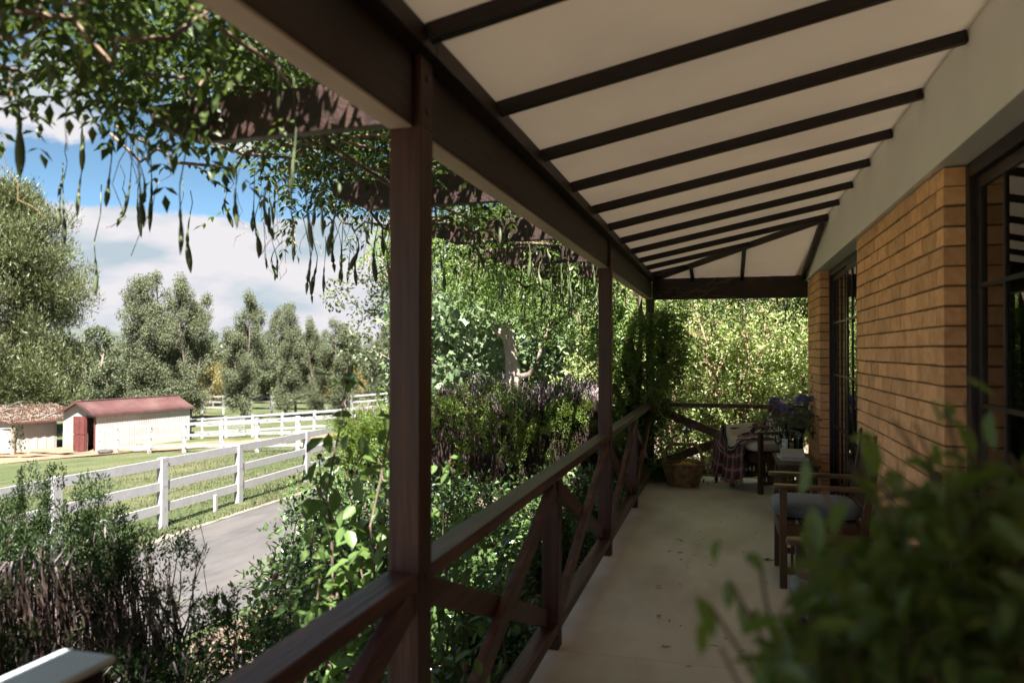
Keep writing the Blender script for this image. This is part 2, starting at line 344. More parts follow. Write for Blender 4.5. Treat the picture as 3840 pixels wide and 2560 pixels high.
# hills on the skyline
HILL = mat_noise('hill_pasture', (.055,.068,.062), (.085,.092,.078), .02, .95, detail=8, c3=(.04,.055,.055), s3=.012, spec=.1)
b = MB(); n = 70
for i in range(n):
    t = i/(n-1); ang = R(-75) + t*R(125); 
    for j, (d, hh) in enumerate(((620,0),(760,.45),(900,1.0),(1100,.85),(1500,.2))):
        X = math.sin(ang)*d - 60; Y = math.cos(ang)*d
        b.v.append((X, Y, -9 + hh*(22 + 9*math.sin(i*.31+2) + 5*math.sin(i*.77+1) + 1.5*math.sin(i*2.1))))
b.f = [(i*5+j, (i+1)*5+j, (i+1)*5+j+1, i*5+j+1) for i in range(n-1) for j in range(4)]
tag(b.build('hills', HILL, smooth=True), kind='structure')

# ================================================================== house
house = thing('brick_house', 'tan brick house wall with tall dark windows along the veranda', 'house', (2.5, 2, 0))
PIERS = [(3.657, 5.88), (8.06, 9.15)]
C_H = .086; TOPZ = 2.298
WALLS = []
for (y0, y1) in PIERS: wb_ = MB(); wb_.box(.9165, 1.014, y0+.010, y1-.010, -.3, 2.296); WALLS.append(wb_.build('wall', MORTAR, house))
far = MB(); far.box(.910, 1.02, -6, 1.2, -.3, 2.296); far.box(.95, 9, 9.155, 9.26, -.3, 2.5); far.box(8.9, 9.0, -6, 9.15, -.3, 2.5); far.box(1.021, 8.9, -6, -5.9, -.3, 2.62)
far.build('side_wall', BRICK, house)
def brick_mesh(l, s):
    r = rng(s); b = MB(); b.box(0, .108, 0, l, 0, .0770)
    me = b.mesh('brick'); bm = bmesh.new(); bm.from_mesh(me)
    bmesh.ops.bevel(bm, geom=list(bm.edges), offset=.0025, segments=1, affect='EDGES')
    for v in bm.verts: v.co += Vector(r.normal(0, .0007, 3))
    bm.to_mesh(me); bm.free(); me.materials.append(BRICK); return me
FULL = [brick_mesh(.2310, i) for i in range(4)]; HALF = [brick_mesh(.1125, 9+i) for i in range(2)]
cut_cache = {}
def cut(l):
    k = round(l, 3)
    if k not in cut_cache: cut_cache[k] = brick_mesh(k, 77)
    return cut_cache[k]
spots = []
r_ = rng(3)
for pi, (y0, y1) in enumerate(PIERS):
    for c in range(27):
        z = TOPZ - C_H*(c+1) + .005
        y = y0
        if c % 2: spots.append((pi, c, y, z, .1125)); y += .12
        while y < y1 - .03:
            l = min(.2310, y1 - y); spots.append((pi, c, y, z, l)); y += .24
def brick_rank(s): return (s[0], s[1]) if s[0] == 0 and s[1] < 23 else ((1, s[1]) if s[0] == 1 else (2, s[1]))
spots.sort(key=brick_rank)
rest = MB(); nb = 0
for (pi, c, y, z, l) in spots:
    dx = float(r_.normal(0, .0012)); dz = float(r_.normal(0, .0008))
    if nb < 300:
        me = FULL[int(r_.integers(4))] if l > .2305 else (HALF[int(r_.integers(2))] if abs(l-.1125) < .001 else cut(l))
        o = link('brick', me, None, WALLS[pi]); o.location = (.910+dx, y, z+dz); nb += 1
    else: rest.box(.910+dx, 1.018, y, y+l, z+dz, z+dz+.0770)
o = rest.build('brick_courses', BRICK, WALLS[1]); tag(o, kind='stuff')
# white band under the ceiling
b = MB(); b.box(.893, 1.10, -5.998, 9.149, 2.301, 2.80); b.box(.883, .893, -5.998, 9.149, 2.301, 2.318); b.build('lintel_band', BANDM, house)
for yj in (1.45, 4.62, 7.55):   # sheet joints: shallow cover strips
    pass
ROOMM = mat_noise('room_plaster', (.30,.26,.22), (.36,.31,.26), 2, .9)
b = MB(); b.box(1.12, 5.5, -3, 9.10, -.05, 2.62); me = b.mesh('room'); me.flip_normals(); 
bm = bmesh.new(); bm.from_mesh(me)
for f in list(bm.faces):
    if f.calc_center_median().x < 1.13: bm.faces.remove(f)
bm.to_mesh(me); bm.free(); link('room', me, ROOMM, house)
CURT = mat_noise('curtain_cloth', (.50,.45,.38), (.58,.52,.45), 6, .9)
def curtain(x, y0, y1):
    b = MB(); n = int((y1-y0)/.02); 
    for i in range(n+1):
        y = y0+(y1-y0)*i/n; xx = x+.03*math.sin(i*.9)+.012*math.sin(i*2.3)
        b.v += [(xx, y, .06), (xx, y, 2.25)]
    b.f = [(2*i, 2*i+2, 2*i+3, 2*i+1) for i in range(n)]
    o = b.build('curtain', CURT, house, smooth=True); m = o.modifiers.new('s', 'SOLIDIFY'); m.thickness = .004
curtain(1.16, 3.0, 3.55); curtain(1.16, 7.5, 7.98)
def window(y0, y1, label):
    w = MB(); f = .055; x0, x1 = .996, 1.044
    w.box(x0, x1, y0+.002, y0+f, .02, 2.296); w.box(x0, x1, y1-f, y1-.002, .02, 2.296); w.box(x0, x1, y0+f, y1-f, 2.235, 2.296); w.box(x0-.03, x1, y0+f, y1-f, .02, .09)
    W = w.build('window', BLACKF, house, bevel=.003); W['label'] = label
    ym = (y0+y1)/2
    for (a, c, xo) in ((y0+f, ym+.03, 0), (ym-.03, y1-f, .022)):
        s = MB(); xa, xb = 1.0+xo, 1.020+xo
        s.box(xa, xb, a+.001, a+.052, .092, 2.233); s.box(xa, xb, c-.052, c-.001, .092, 2.233); s.box(xa, xb, a+.052, c-.052, 2.18, 2.233); s.box(xa, xb, a+.052, c-.052, .092, .16)
        s.build('sash', BLACKF, W, bevel=.002)
        p = MB(); p.box(xa+.008, xa+.012, a+.052, c-.052, .16, 2.18); p.build('pane', GLASSW, W)
        for zb in (.30, .79, 1.28, 1.775):
            q = MB(); q.box(xa-.002, xa+.007, a+.052, c-.052, zb-.009, zb+.009); q.build('glazing_bar', BLACKF, W)
        nv = 4
        for i in range(1, nv):
            yy = a+.052+(c-a-.104)*i/nv
            q = MB(); q.box(xa-.0005, xa+.0065, yy-.009, yy+.009, .16, 2.18); q.build('glazing_bar', BLACKF, W)
window(1.2, 3.657, 'large dark framed window nearest the camera'); window(5.88, 8.06, 'dark framed window between the two brick piers')
ROOF = mat_noise('roof_sheet', (.20,.06,.045), (.26,.09,.07), 4, .5)
b = MB(); e = 2.47; rz = 3.52
b.add([(.955,-7,2.87),(.955,7.57,2.87),(4,4.55,rz),(4,-7,rz),(9.1,9.6,e),(9.1,-7,e),(.955,9.6,e)], [(0,1,2,3),(1,6,4,2),(4,5,3,2)])
o = b.build('roof', ROOF, house); m = o.modifiers.new('s', 'SOLIDIFY'); m.thickness = .05; m.offset = 1

# ================================================================== veranda
tag(MB().build('veranda_floor', CONC), kind='structure')
vf = bpy.data.objects['veranda_floor']
b = MB(); b.box(-.97, .918, -6, 9.5, -.45, -.014); bpy.data.objects.remove(vf)
vf = b.build('veranda_floor', mat_noise('slab_edge', (.16,.13,.10), (.24,.2,.16), 5, .9)); tag(vf, kind='structure')
for (y0, y1) in ((-6, -.004), (.004, 3.776), (3.784, 7.60), (7.608, 9.5)):
    p = MB(); p.box(-.972, .919, y0, y1, -.013, 0); o = p.build('slab_panel', CONC, vf, bevel=.004)
ver = thing('veranda', 'brown timber veranda with posts, beams and cream battened ceiling', 'veranda', (-.85, 2, 0))
BOUNCEM = mat_noise('bounce_lit_timber', (.42,.33,.26), (.54,.44,.36), 5, .6, (1,.3,1), bump=.1, bscale=60)  # pale tone stands in for ground bounce on the beam underside
zc = lambda X: 2.378 + .208*(X+.76)
HIPX, HIPY = .89, 7.26
b = MB(); t = .012
def sheet(poly):
    n = len(poly); vs = [(x, y, z) for x, y, z in poly] + [(x, y, z+t) for x, y, z in poly]
    return MB().add(vs, [tuple(range(n))[::-1], tuple(range(n, 2*n))] + [(i, (i+1)%n, n+(i+1)%n, n+i) for i in range(n)])
s1 = sheet([(-.80,-6,zc(-.80)), (HIPX+.005,-6,zc(HIPX)), (HIPX+.005,HIPY,zc(HIPX)), (-.80,9.0,zc(-.80))]); s1.build('ceiling_sheet', CEIL, ver)
s2 = sheet([(HIPX+.005,HIPY,zc(HIPX)-.001), (HIPX+.005,9.14,zc(-.83)), (-.80,9.14,zc(-.83)), (-.80,9.0,zc(-.80)-.001)]); s2.build('ceiling_sheet', CEIL, ver)
YB = [3.24 + .665*k for k in range(-12, 9)]
hipx_at = lambda y: HIPX if y <= HIPY else HIPX + (y-HIPY)*(-.80-HIPX)/(9.0-HIPY)
for y in YB:
    xe = hipx_at(y) - (.03 if y > HIPY else .002)
    p = MB(); p.bar((-.765, y, zc(-.765)-.0245), (xe, y, zc(xe)-.0245), .038, .048); p.build('ceiling_batten', W_DARK, ver, bevel=.002)
p = MB(); p.bar((HIPX-.01, HIPY+.01, zc(HIPX)-.031), (-.77, 8.97, zc(-.77)-.031), .042, .060); p.build('hip_rafter', W_TIMBER, ver, bevel=.002)
for x in (-.35, .20, .855):
    yh = HIPY + (x-HIPX)*(9.0-HIPY)/(-.80-HIPX)
    ze = lambda y: zc(HIPX) + (y-HIPY)*(zc(-.83)-zc(HIPX))/(9.14-HIPY)
    p = MB(); p.bar((x, yh+.03, ze(yh)-.028), (x, 9.148, ze(9.148)-.028), .040, .048); p.build('jack_batten', W_TIMBER, ver, bevel=.002)
for (y0, y1) in ((-6, 1.985), (1.985, 5.635), (5.635, 9.15)):
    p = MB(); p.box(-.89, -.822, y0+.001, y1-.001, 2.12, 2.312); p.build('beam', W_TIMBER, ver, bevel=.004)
    p = MB(); p.box(-.892, -.824, y0+(.02 if y0 < -5 else .05), y1-.05, 2.112, 2.1195); p.build('bounce_light_strip', BOUNCEM, ver, bevel=.002)  # added strip that paints bounce light under the dark beam
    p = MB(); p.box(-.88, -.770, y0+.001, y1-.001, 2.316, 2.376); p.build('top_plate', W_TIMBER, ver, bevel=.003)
p = MB(); p.box(-.819, .909, 9.15, 9.235, 2.112, 2.372); p.build('end_beam', W_TIMBER, ver, bevel=.004)
for y in (-1.71, 1.94, 5.59, 9.20):
    yy = 9.148 if y > 9 else y
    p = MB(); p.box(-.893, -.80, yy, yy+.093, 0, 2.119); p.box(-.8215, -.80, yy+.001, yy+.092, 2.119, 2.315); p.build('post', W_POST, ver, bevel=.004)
BOLT = mat_plain('dull_bolt_steel', (.10,.085,.075), .5, metal=.7)
for y in (1.94, 5.59):
    for z in (2.17, 2.26):
        p = MB(); p.tube([(-.7998, y+.046, z), (-.794, y+.046, z)], .011, 8); p.build('bolt', BOLT, ver)
    for z in (.873,):
        p = MB(); p.tube([(-.7998, y+.046, z), (-.795, y+.046, z)], .009, 8); p.build('bolt', BOLT, ver)
# ------------------------------------------------------------------ railings
XR = -.846
def railing(name, label, ups, y_is=True, fixed=0, mids=()):
    t = thing(name, label, 'railing', (XR, ups[0], 0) if y_is else (ups[0], fixed, 0))
    P = (lambda u, z, o=0: (XR+o, u, z)) if y_is else (lambda u, z, o=0: (u, fixed+o, z))
    return t, P
sr, P = railing('veranda_railing', 'long brown crossbraced railing along the open side of the veranda', [1.94])
UPS = [(-1.71, -1.617, 1), (.115, .205, 0), (1.94, 2.033, 1), (3.765, 3.855, 0), (5.59, 5.683, 1), (7.37, 7.46, 0), (9.148, 9.241, 1)]
for i, (a, c, ispost) in enumerate(UPS):
    if not ispost:
        p = MB(); p.box(-.888, -.802, a, c, 0, .849); p.build('baluster_post', W_POST, sr, bevel=.004)
for i in range(0, 6, 2):
    y0, y1 = UPS[i][1]+.001, UPS[i+2][0]-.001
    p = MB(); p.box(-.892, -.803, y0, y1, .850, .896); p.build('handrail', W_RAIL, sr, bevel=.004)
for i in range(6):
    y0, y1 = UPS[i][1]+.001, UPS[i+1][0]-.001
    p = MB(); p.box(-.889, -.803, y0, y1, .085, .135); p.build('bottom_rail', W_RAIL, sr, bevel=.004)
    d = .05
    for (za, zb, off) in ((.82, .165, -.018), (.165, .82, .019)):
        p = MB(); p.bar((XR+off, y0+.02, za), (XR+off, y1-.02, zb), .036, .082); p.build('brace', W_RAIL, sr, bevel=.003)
er = thing('end_railing', 'short brown crossbraced railing closing the far end of the veranda', 'railing', (0, 9.19, 0))
p = MB(); p.box(-.798, .908, 9.15, 9.236, .850, .896); p.build('handrail', W_RAIL, er, bevel=.004)
p = MB(); p.box(-.798, .908, 9.155, 9.231, .085, .135); p.build('bottom_rail', W_RAIL, er, bevel=.004)
for (za, zb, off) in ((.82, .165, -.018), (.165, .82, .019)):
    p = MB(); p.bar((-.78, 9.193+off, za), (.89, 9.193+off, zb), .036, .095); p.build('brace', W_RAIL, er, bevel=.003)
# ------------------------------------------------------------------ pergola rafters
pg = thing('pergola', 'row of brown pergola rafters reaching out from the veranda beam under the vine', 'pergola', (-1.3, 4, 2.1))
for k in range(-1, 7):
    y = 2.10 + 1.2*k
    b = MB(); w = .045
    out = [(-.888, 2.175), (-1.62, 2.165), (-1.80, 2.235), (-1.82, 2.30), (-.888, 2.318)]
    n = len(out); vs = [(x, y-w/2, z) for x, z in out] + [(x, y+w/2, z) for x, z in out]
    b.add(vs, [tuple(range(n)), tuple(range(n, 2*n))[::-1]] + [(i, n+i, n+(i+1)%n, (i+1)%n) for i in range(n)])
    b.build('rafter', W_TIMBER, pg, bevel=.003)
# white topped rail outside, cropped by the lower left corner of the photograph
wr = thing('garden_handrail', 'white topped dark timber handrail end outside the main railing at lower left', 'handrail', (-1.22, 1.1, -.45))
p = MB(); p.box(-1.285, -1.155, -1.2, 1.25, .884, .90); p.build('white_cap', WHITECAP, wr, bevel=.006)
p = MB(); p.box(-1.265, -1.175, -1.2, 1.235, .78, .8835); p.build('rail', W_TIMBER, wr, bevel=.004)
for y in (1.12, -1.15): p = MB(); p.box(-1.265, -1.175, y, y+.09, -.5, .779); p.build('post', W_TIMBER, wr, bevel=.004)
# ================================================================== white paddock fence by the drive
def w_box(b, c, d, w, t, z0, z1):
    """upright box centred at c (x,y) with face along unit d: width w along d, thickness t across"""
    d = Vector((d[0], d[1], 0)).normalized(); s = Vector((-d.y, d.x, 0)); vs = []
    for z in (z0, z1):
        for a, q in ((-1,-1),(1,-1),(1,1),(-1,1)): p = Vector((c[0], c[1], z)) + d*a*w/2 + s*q*t/2; vs.append(p)
    return b.add(vs, [(3,2,1,0),(4,5,6,7),(0,1,5,4),(1,2,6,5),(2,3,7,6),(3,0,4,7)])
def fence(name, label, pts, hs, post_w, post_t, rails, rail_h, rail_t, mats, lean=0, seed=1, group=None, extra=True):
    r = rng(seed); p0 = pts[0]
    t = thing(name, label, 'fence', (p0[0], p0[1], ground_z(*p0)), group=group)
    for i, p in enumerate(pts):
        q = pts[min(i+1, len(pts)-1)]; o = pts[max(i-1, 0)]; d = (q[0]-o[0], q[1]-o[1])
        g = ground_z(*p); b = MB(); w_box(b, p, d, post_w, post_t, g-.25, g+hs)
        if lean:
            k = float(r.normal(0, lean)); b.v = [(x+k*(z-g)*d[0]/math.hypot(*d), y+k*(z-g)*d[1]/math.hypot(*d), z) for x, y, z in b.v]
        b.build('post', mats, t, bevel=.006)
    for i in range(len(pts)-1):
        p, q = pts[i], pts[i+1]; L_ = math.hypot(q[0]-p[0], q[1]-p[1]); e = (post_w/2+.002)/L_
        for rz in rails:
            a = Vector((p[0]+(q[0]-p[0])*e, p[1]+(q[1]-p[1])*e, ground_z(*p)+rz + float(r.normal(0, lean*.35)))); c = Vector((q[0]-(q[0]-p[0])*e, q[1]-(q[1]-p[1])*e, ground_z(*q)+rz+float(r.normal(0, lean*.35))))
            b = MB(); n = 7; dd = (c-a); sd = Vector((-dd.y, dd.x, 0)).normalized()
            for k in range(n+1):   # slightly wavy sawn board
                m = a + dd*k/n; up = rail_h/2 + float(r.normal(0, .003)); dn = rail_h/2 + float(r.normal(0, .004))
                for u, v in ((-1,-dn),(1,-dn),(1,up),(-1,up)): b.v.append(tuple(m + sd*u*rail_t/2 + Vector((0,0,v))))
            b.f = [(k*4+j, k*4+(j+1)%4, (k+1)*4+(j+1)%4, (k+1)*4+j) for k in range(n) for j in range(4)] + [(3,2,1,0), (n*4, n*4+1, n*4+2, n*4+3)]
            b.build('rail', mats, t)
    return t
F1 = [(-9.30, 3.7), (-9.36, 6.3), at(212, 11.3), at(614, 13.7), at(899, 16.2), at(1151, 19.6), at(1352, 23.4), at(1500, 27.5)]
f1 = fence('paddock_fence', 'white painted three rail timber fence along the driveway', F1, 1.27, .175, .11, (1.17, .76, .36), .155, .04, WHITE, seed=2)
g = at(812, 15.1); b = MB(); w_box(b, g, (F1[4][0]-F1[3][0], F1[4][1]-F1[3][1]), .07, .05, ground_z(*g)-.2, ground_z(*g)+.36); b.build('prop_stake', WHITE, f1)
NAIL = mat_plain('nail_heads', (.03,.025,.02), .6)
for p in F1[2:6]:
    b = MB(); d = Vector((F1[4][0]-F1[3][0], F1[4][1]-F1[3][1], 0)).normalized(); s = Vector((d.y, -d.x, 0))
    for rz in (1.17, .76, .36):
        for k in range(3):
            c = Vector((p[0], p[1], ground_z(*p)+rz+random.Random(k+rz).uniform(-.06,.06))) + s*.056 + d*random.Random(k*7+rz).uniform(-.06,.06)
            b.tube([c, c+s*.002], .008, 6)
    o = b.build('nail_heads', NAIL, f1); tag(o, kind='stuff')
F2 = [at(372, 41.2), at(440, 40), at(563, 38), at(693, 36), at(834, 34), at(966, 32), at(1120, 30), at(1300, 28.5), at(1480, 27.9)]
fence('yard_fence', 'weathered peeling white rail fence in front of the shed', F2, 1.42, .17, .12, (1.33, .80, .30), .125, .04, PEEL, lean=.035, seed=4)
F3 = [at(715, 50), at(760, 49), at(850, 47.5), at(950, 46), at(1060, 45), at(1180, 44), at(1300, 43), at(1450, 42)]
fence('back_yard_fence', 'white rail fence between the far end of the shed and the tree row', F3, 1.35, .16, .12, (1.25, .85, .42), .13, .04, WHITE, lean=.02, seed=6)
F4 = [at(760, 78), at(840, 76), at(930, 75), at(1020, 74), at(1110, 73), at(1210, 72), at(1320, 71), at(1450, 70)]
fence('far_fence', 'distant white rail fence glimpsed under the row of trees', F4, 1.9, .2, .14, (1.75, 1.2, .65), .16, .05, WHITE, lean=.01, seed=8)
MESHM = mat_plain('galvanised_wire', (.55,.56,.58), .45, metal=.6)
def mesh_gate(name, label, p, q, h, frame):
    t = thing(name, label, 'gate', (p[0], p[1], ground_z(*p)))
    a = Vector((p[0], p[1], ground_z(*p)+.15)); c = Vector((q[0], q[1], ground_z(*q)+.15)); up = Vector((0,0,h))
    b = MB(); b.tube([a, c, c+up, a+up, a], .03, 6); b.build('gate_frame', frame, t)
    b = MB()
    for k in range(1, 14): m = a+(c-a)*k/14; b.tube([m, m+up], .008, 4)
    for k in range(1, 8): b.tube([a+up*k/8, c+up*k/8], .008, 4)
    o = b.build('wire_mesh', MESHM, t); tag(o, kind='stuff')
    return t
mesh_gate('mesh_gate', 'white framed wire mesh gate in the rails behind the shed', at(846, 46.5), at(920, 46), 1.1, WHITE)
mesh_gate('yard_gate', 'white rail gate with wire mesh at the left edge of the yard', at(-60, 42), at(44, 42.5), 1.35, WHITE)
GREYW = mat_noise('grey_gate_post', (.16,.12,.10), (.26,.20,.17), 6, .9, (1,1,.3), bump=.4)
g = at(54, 42.4); b = MB(); w_box(b, g, (1, .3), .22, .2, ground_z(*g)-.2, ground_z(*g)+1.5); tag(b.build('gate_post', GREYW, bevel=.01), 'thick grey timber gate post beside the low shed wall', 'post')

# ================================================================== sheds
SHEDW = mat_noise('cream_shed_wall', (.285,.278,.265), (.335,.326,.313), 2.5, .75, (1,1,.5), bump=.1, c3=(.27,.257,.244), s3=.8)
SHEDB = mat_noise('cream_block_wall', (.30,.27,.23), (.36,.325,.28), 4, .85, bump=.3, c3=(.26,.21,.16), s3=1.5)
REDR = mat_noise('faded_red_roof', (.060,.026,.025), (.088,.042,.040), 1.3, .55, (1,1,1), detail=7, c3=(.105,.058,.054), s3=.6)
REDD = mat_noise('red_door_paint', (.085,.025,.023), (.12,.037,.034), 3, .55, bump=.1)
RUST = mat_noise('rusty_roof', (.075,.038,.03), (.14,.08,.062), 3, .8, detail=8, c3=(.22,.15,.10), s3=2)
A = Vector(at(366, 43, 0)); 
ca = lambda x, z: Vector((x*math.cos(PSI)-z*math.sin(PSI), x*math.sin(PSI)+z*math.cos(PSI), 0))
dl = ca(.44, .9).normalized(); dg = ca(-.9, .44).normalized()
gz = ground_z(A.x, A.y) - .05; A.z = gz
SW, SL, SH, SA = 2.95, 6.4, 2.18, 2.82
shed = thing('stable_shed', 'small cream shed with faded red corrugated roof and open stable door', 'shed', A)
S = lambda u, v, z: A + dg*u + dl*v + Vector((0,0,z))      # u across the gable, v along
def quad(b, pts): n = len(b.v); b.v += [tuple(p) for p in pts]; b.f.append(tuple(range(n, n+len(pts))))
def ribbed(fn, u0, u1, z0f, z1f, pitch=.10, depth=.012, n=None):
    """vertical ribbed cladding along u between heights z0f(u), z1f(u); fn(u, d, z) gives the point, d is outwards"""
    b = MB(); u = u0; pts = []
    while u < u1-1e-6:
        for du, d in ((0,0),(.35,0),(.5,1),(.85,1)):
            uu = min(u1, u+du*pitch); pts.append((uu, d*depth))
        u += pitch
    pts.append((u1, 0))
    for (uu, d) in pts: b.v += [tuple(fn(uu, d, z0f(uu))), tuple(fn(uu, d, z1f(uu)))]
    b.f = [(2*i, 2*i+2, 2*i+3, 2*i+1) for i in range(len(pts)-1)]
    return b
# gable: opening between u=.10 and u=.86, height 1.95
gab = lambda u: SH + (SA-SH)*(1-abs(u-SW/2)/(SW/2))
DO0, DO1, DH = .14, .88, 1.98
fng = lambda u, d, z: S(u, -d, z)
ribbed(fng, DO1, SW, lambda u: 1.05, gab).build('gable_cladding', SHEDW, shed)
ribbed(fng, DO0, DO1, lambda u: DH, gab).build('gable_cladding', SHEDW, shed)
ribbed(fng, 0, DO0, lambda u: 0, gab).build('gable_cladding', SHEDW, shed)
b = MB(); hb, wb = .2, .4
for j in range(5):
    off = (j % 2)*wb/2; u = DO1
    while u < SW-.02:
        u1 = min(SW, (math.floor((u+off)/wb+1e-4)+1)*wb-off); 
        for (z0, z1) in ((j*.21, j*.21+.2),):
            x = MB(); vs = [S(u+.006,-.03,z0), S(u1-.006,-.03,z0), S(u1-.006,.08,z0), S(u+.006,.08,z0), S(u+.006,-.03,z1), S(u1-.006,-.03,z1), S(u1-.006,.08,z1), S(u+.006,.08,z1)]
            x.add(vs, [(0,3,2,1),(4,5,6,7),(0,1,5,4),(1,2,6,5),(2,3,7,6),(3,0,4,7)]); x.build('block', SHEDB, shed)
        u = u1
ribbed(lambda v, d, z: S(-d, v, z), 0, SL, lambda v: 0, lambda v: SH, pitch=.16).build('side_cladding', SHEDW, shed)
b = MB(); quad(b, [S(SW,0,0), S(SW,SL,0), S(SW,SL,SH), S(SW,0,SH)]); quad(b, [S(0,SL,0), S(SW,SL,0), S(SW,SL,SH), S(SW/2,SL,SA), S(0,SL,SH)]); b.build('back_cladding', SHEDW, shed)
STRAW = mat_noise('straw_floor', (.10,.075,.045), (.2,.15,.09), 9, .95, bump=.5)
b = MB(); quad(b, [S(0,0,.03), S(SW,0,.03), S(SW,SL,.03), S(0,SL,.03)]); b.build('shed_floor', STRAW, shed)
def roofplane(side):
    b = MB(); ov = .12; n = int((SL+.5)/.09); 
    for i in range(n*2+1):
        v = -.25 + (SL+.5)*i/(2*n); d = .014*(1 if i % 2 else -1)
        lo = S(-ov if side == 0 else SW+ov, v, SH-(SA-SH)*ov/(SW/2)+.05+d); hi = S(SW/2, v, SA+.05+d)
        b.v += [tuple(lo), tuple(hi)]
    b.f = [(2*i, 2*i+2, 2*i+3, 2*i+1) for i in range(2*n)]
    return b
for s_ in (0, 1): 
    o = roofplane(s_).build('roof_sheet', REDR, shed, smooth=True); m = o.modifiers.new('s', 'SOLIDIFY'); m.thickness = .02
b = MB(); b.bar(S(SW/2,-.26,SA+.06), S(SW/2,SL+.26,SA+.06), .24, .03); b.build('ridge_cap', REDR, shed)
for (u0, u1) in ((-.14, SW/2), (SW/2, SW+.14)):
    za = SH-(SA-SH)*.14/(SW/2) if u0 < 0 else SA; zb = SA if u0 < 0 else SH-(SA-SH)*.14/(SW/2)
    b = MB(); b.bar(S(u0,-.27,za), S(u1,-.27,zb), .03, .14); b.build('barge_board', REDR, shed)
b = MB(); b.bar(S(-.14,-.25,SH-.07), S(-.14,SL+.25,SH-.07), .05, .11); b.build('gutter', REDR, shed)
# stable door: two red leaves folded back beside the opening
for (z0, z1) in ((.04, .95), (.99, 2.0)):
    d = MB(); vs = []
    for dd in (-.10, -.05):
        vs += [S(DO1+.02, dd, z0), S(DO1+.98, dd-.03, z0), S(DO1+.98, dd-.03, z1), S(DO1+.02, dd, z1)]
    d.add(vs, [(0,1,2,3),(7,6,5,4),(0,4,5,1),(1,5,6,2),(2,6,7,3),(3,7,4,0)])
    D = d.build('door', REDD, shed)
    for uu in (DO1+.05, DO1+.5, DO1+.94):
        b = MB(); b.bar(S(uu,-.125,z0+.03), S(uu,-.125,z1-.03), .03, .08, up=dg); b.build('batten', REDD, D)
b = MB(); b.bar(S(DO0,-.03,0), S(DO0,-.03,DH), .06, .08, up=dg); b.bar(S(DO1,-.03,0), S(DO1,-.03,DH), .06, .08, up=dg); b.bar(S(DO0,-.03,DH+.03), S(DO1,-.03,DH+.03), .06, .08); b.build('door_frame', REDD, shed)
# older low shed to the left, its roof littered with branches
B0 = Vector(at(45, 44.0, 0)); B1 = Vector(at(215, 46.2, 0)); gz2 = ground_z(B0.x, B0.y); B0.z = B1.z = gz2
e1 = (B1-B0); L2 = e1.length; e1.normalize(); e2 = Vector((-e1.y, e1.x, 0))
T = lambda u, v, z: B0 + e1*u + e2*v + Vector((0,0,z))
sh2 = thing('low_shed', 'older low cream shed with leaf littered roof left of the stable', 'shed', B0)
ribbed(lambda u, d, z: T(u, -d, z), 0, L2, lambda u: 0, lambda u: 1.75, pitch=.5, depth=.02).build('front_cladding', SHEDW, sh2)
ribbed(lambda v, d, z: T(-d, v, z), 0, 4.5, lambda v: 0, lambda v: 1.73+.13*v, pitch=.2, depth=.015).build('side_cladding', SHEDW, sh2)
b = MB(); n = 50
for i in range(2*n+1):
    u = -.3+(L2+2.6)*i/(2*n); d = .014*(1 if i % 2 else -1); b.v += [tuple(T(u,-.35,1.73+d)), tuple(T(u,4.6,2.38+d))]
b.f = [(2*i, 2*i+2, 2*i+3, 2*i+1) for i in range(2*n)]; o = b.build('roof_sheet', RUST, sh2, smooth=True); m = o.modifiers.new('s', 'SOLIDIFY'); m.thickness = .02
b = MB(); b.bar(T(-.3,-.36,1.68), T(L2+.3,-.36,1.68), .04, .12); b.build('barge_board', REDR, sh2)
BARK = mat_noise('grey_bark', (.17,.13,.105), (.33,.27,.22), 12, .95, (1,1,.25), bump=.7, bscale=30)
DEADW = mat_noise('dead_branches', (.14,.12,.10), (.24,.21,.185), 6, .9)
r = rng(11); b = MB()
for k in range(46):
    u0, v0 = r.uniform(-.3, 3.2), r.uniform(-.2, 4.2); p = T(u0, v0, 1.79+.131*v0+.05); a = r.uniform(0, 6.28); ln = r.uniform(.5, 1.7)
    pts = [p]; 
    for j in range(4): pts.append(pts[-1] + Vector((math.cos(a)*ln/4, math.sin(a)*ln/4, r.uniform(-.05,.22)*ln*.7))); a += r.normal(0,.4)
    b.tube(pts, [.03*(1-j/5)*r.uniform(.5,1.2) for j in range(5)], 4)
tag(b.build('dead_branch_pile', DEADW), 'heap of bare dead branches lying on the low shed roof', 'branches')
LITTER = mat_leaf('leaf_litter', [(.035,.022,.015),(.07,.046,.03),(.055,.05,.025)], trans=.1)
r = rng(12); n = 1700; uu = r.uniform(-.3, 4.5, n); vv = r.uniform(-.3, 4.4, n)**1.0
P = np.array([T(u, v, 1.79+.131*v+abs(r.normal(0,.05))) for u, v in zip(uu, vv)])
o = leaves('leaf_litter', LITTER, None, P, rand_dirs(r, n), rand_dirs(r, n), r.uniform(.1,.22,n), r.uniform(.05,.09,n)); tag(o, 'brown leaf litter spread over the low shed roof', 'leaf litter', kind='stuff')
# tyre and stump
TYRE = mat_noise('old_tyre_rubber', (.035,.033,.032), (.075,.07,.066), 10, .9)
g = at(398, 39.8); b = MB(); b.lathe([(.20,0),(.33,.02),(.37,.10),(.33,.18),(.20,.20),(.19,.12),(.19,.05)], (g[0], g[1], ground_z(*g)+.06), 24); tag(b.build('tyre', TYRE, smooth=True), 'old black tyre lying on the dirt before the stable', 'tyre')
g = at(532, 40.6); r = rng(4); b = MB(); b.lathe([(.55,0),(.42,.12),(.36,.3),(.33,.42),(.30,.44)], (g[0], g[1], ground_z(*g)), 16); b.v = [(x+float(r.normal(0,.025)), y+float(r.normal(0,.025)), z+float(r.normal(0,.02))) for x,y,z in b.v]
tag(b.build('tree_stump', BARK), 'short grey tree stump behind the peeling yard fence', 'stump')

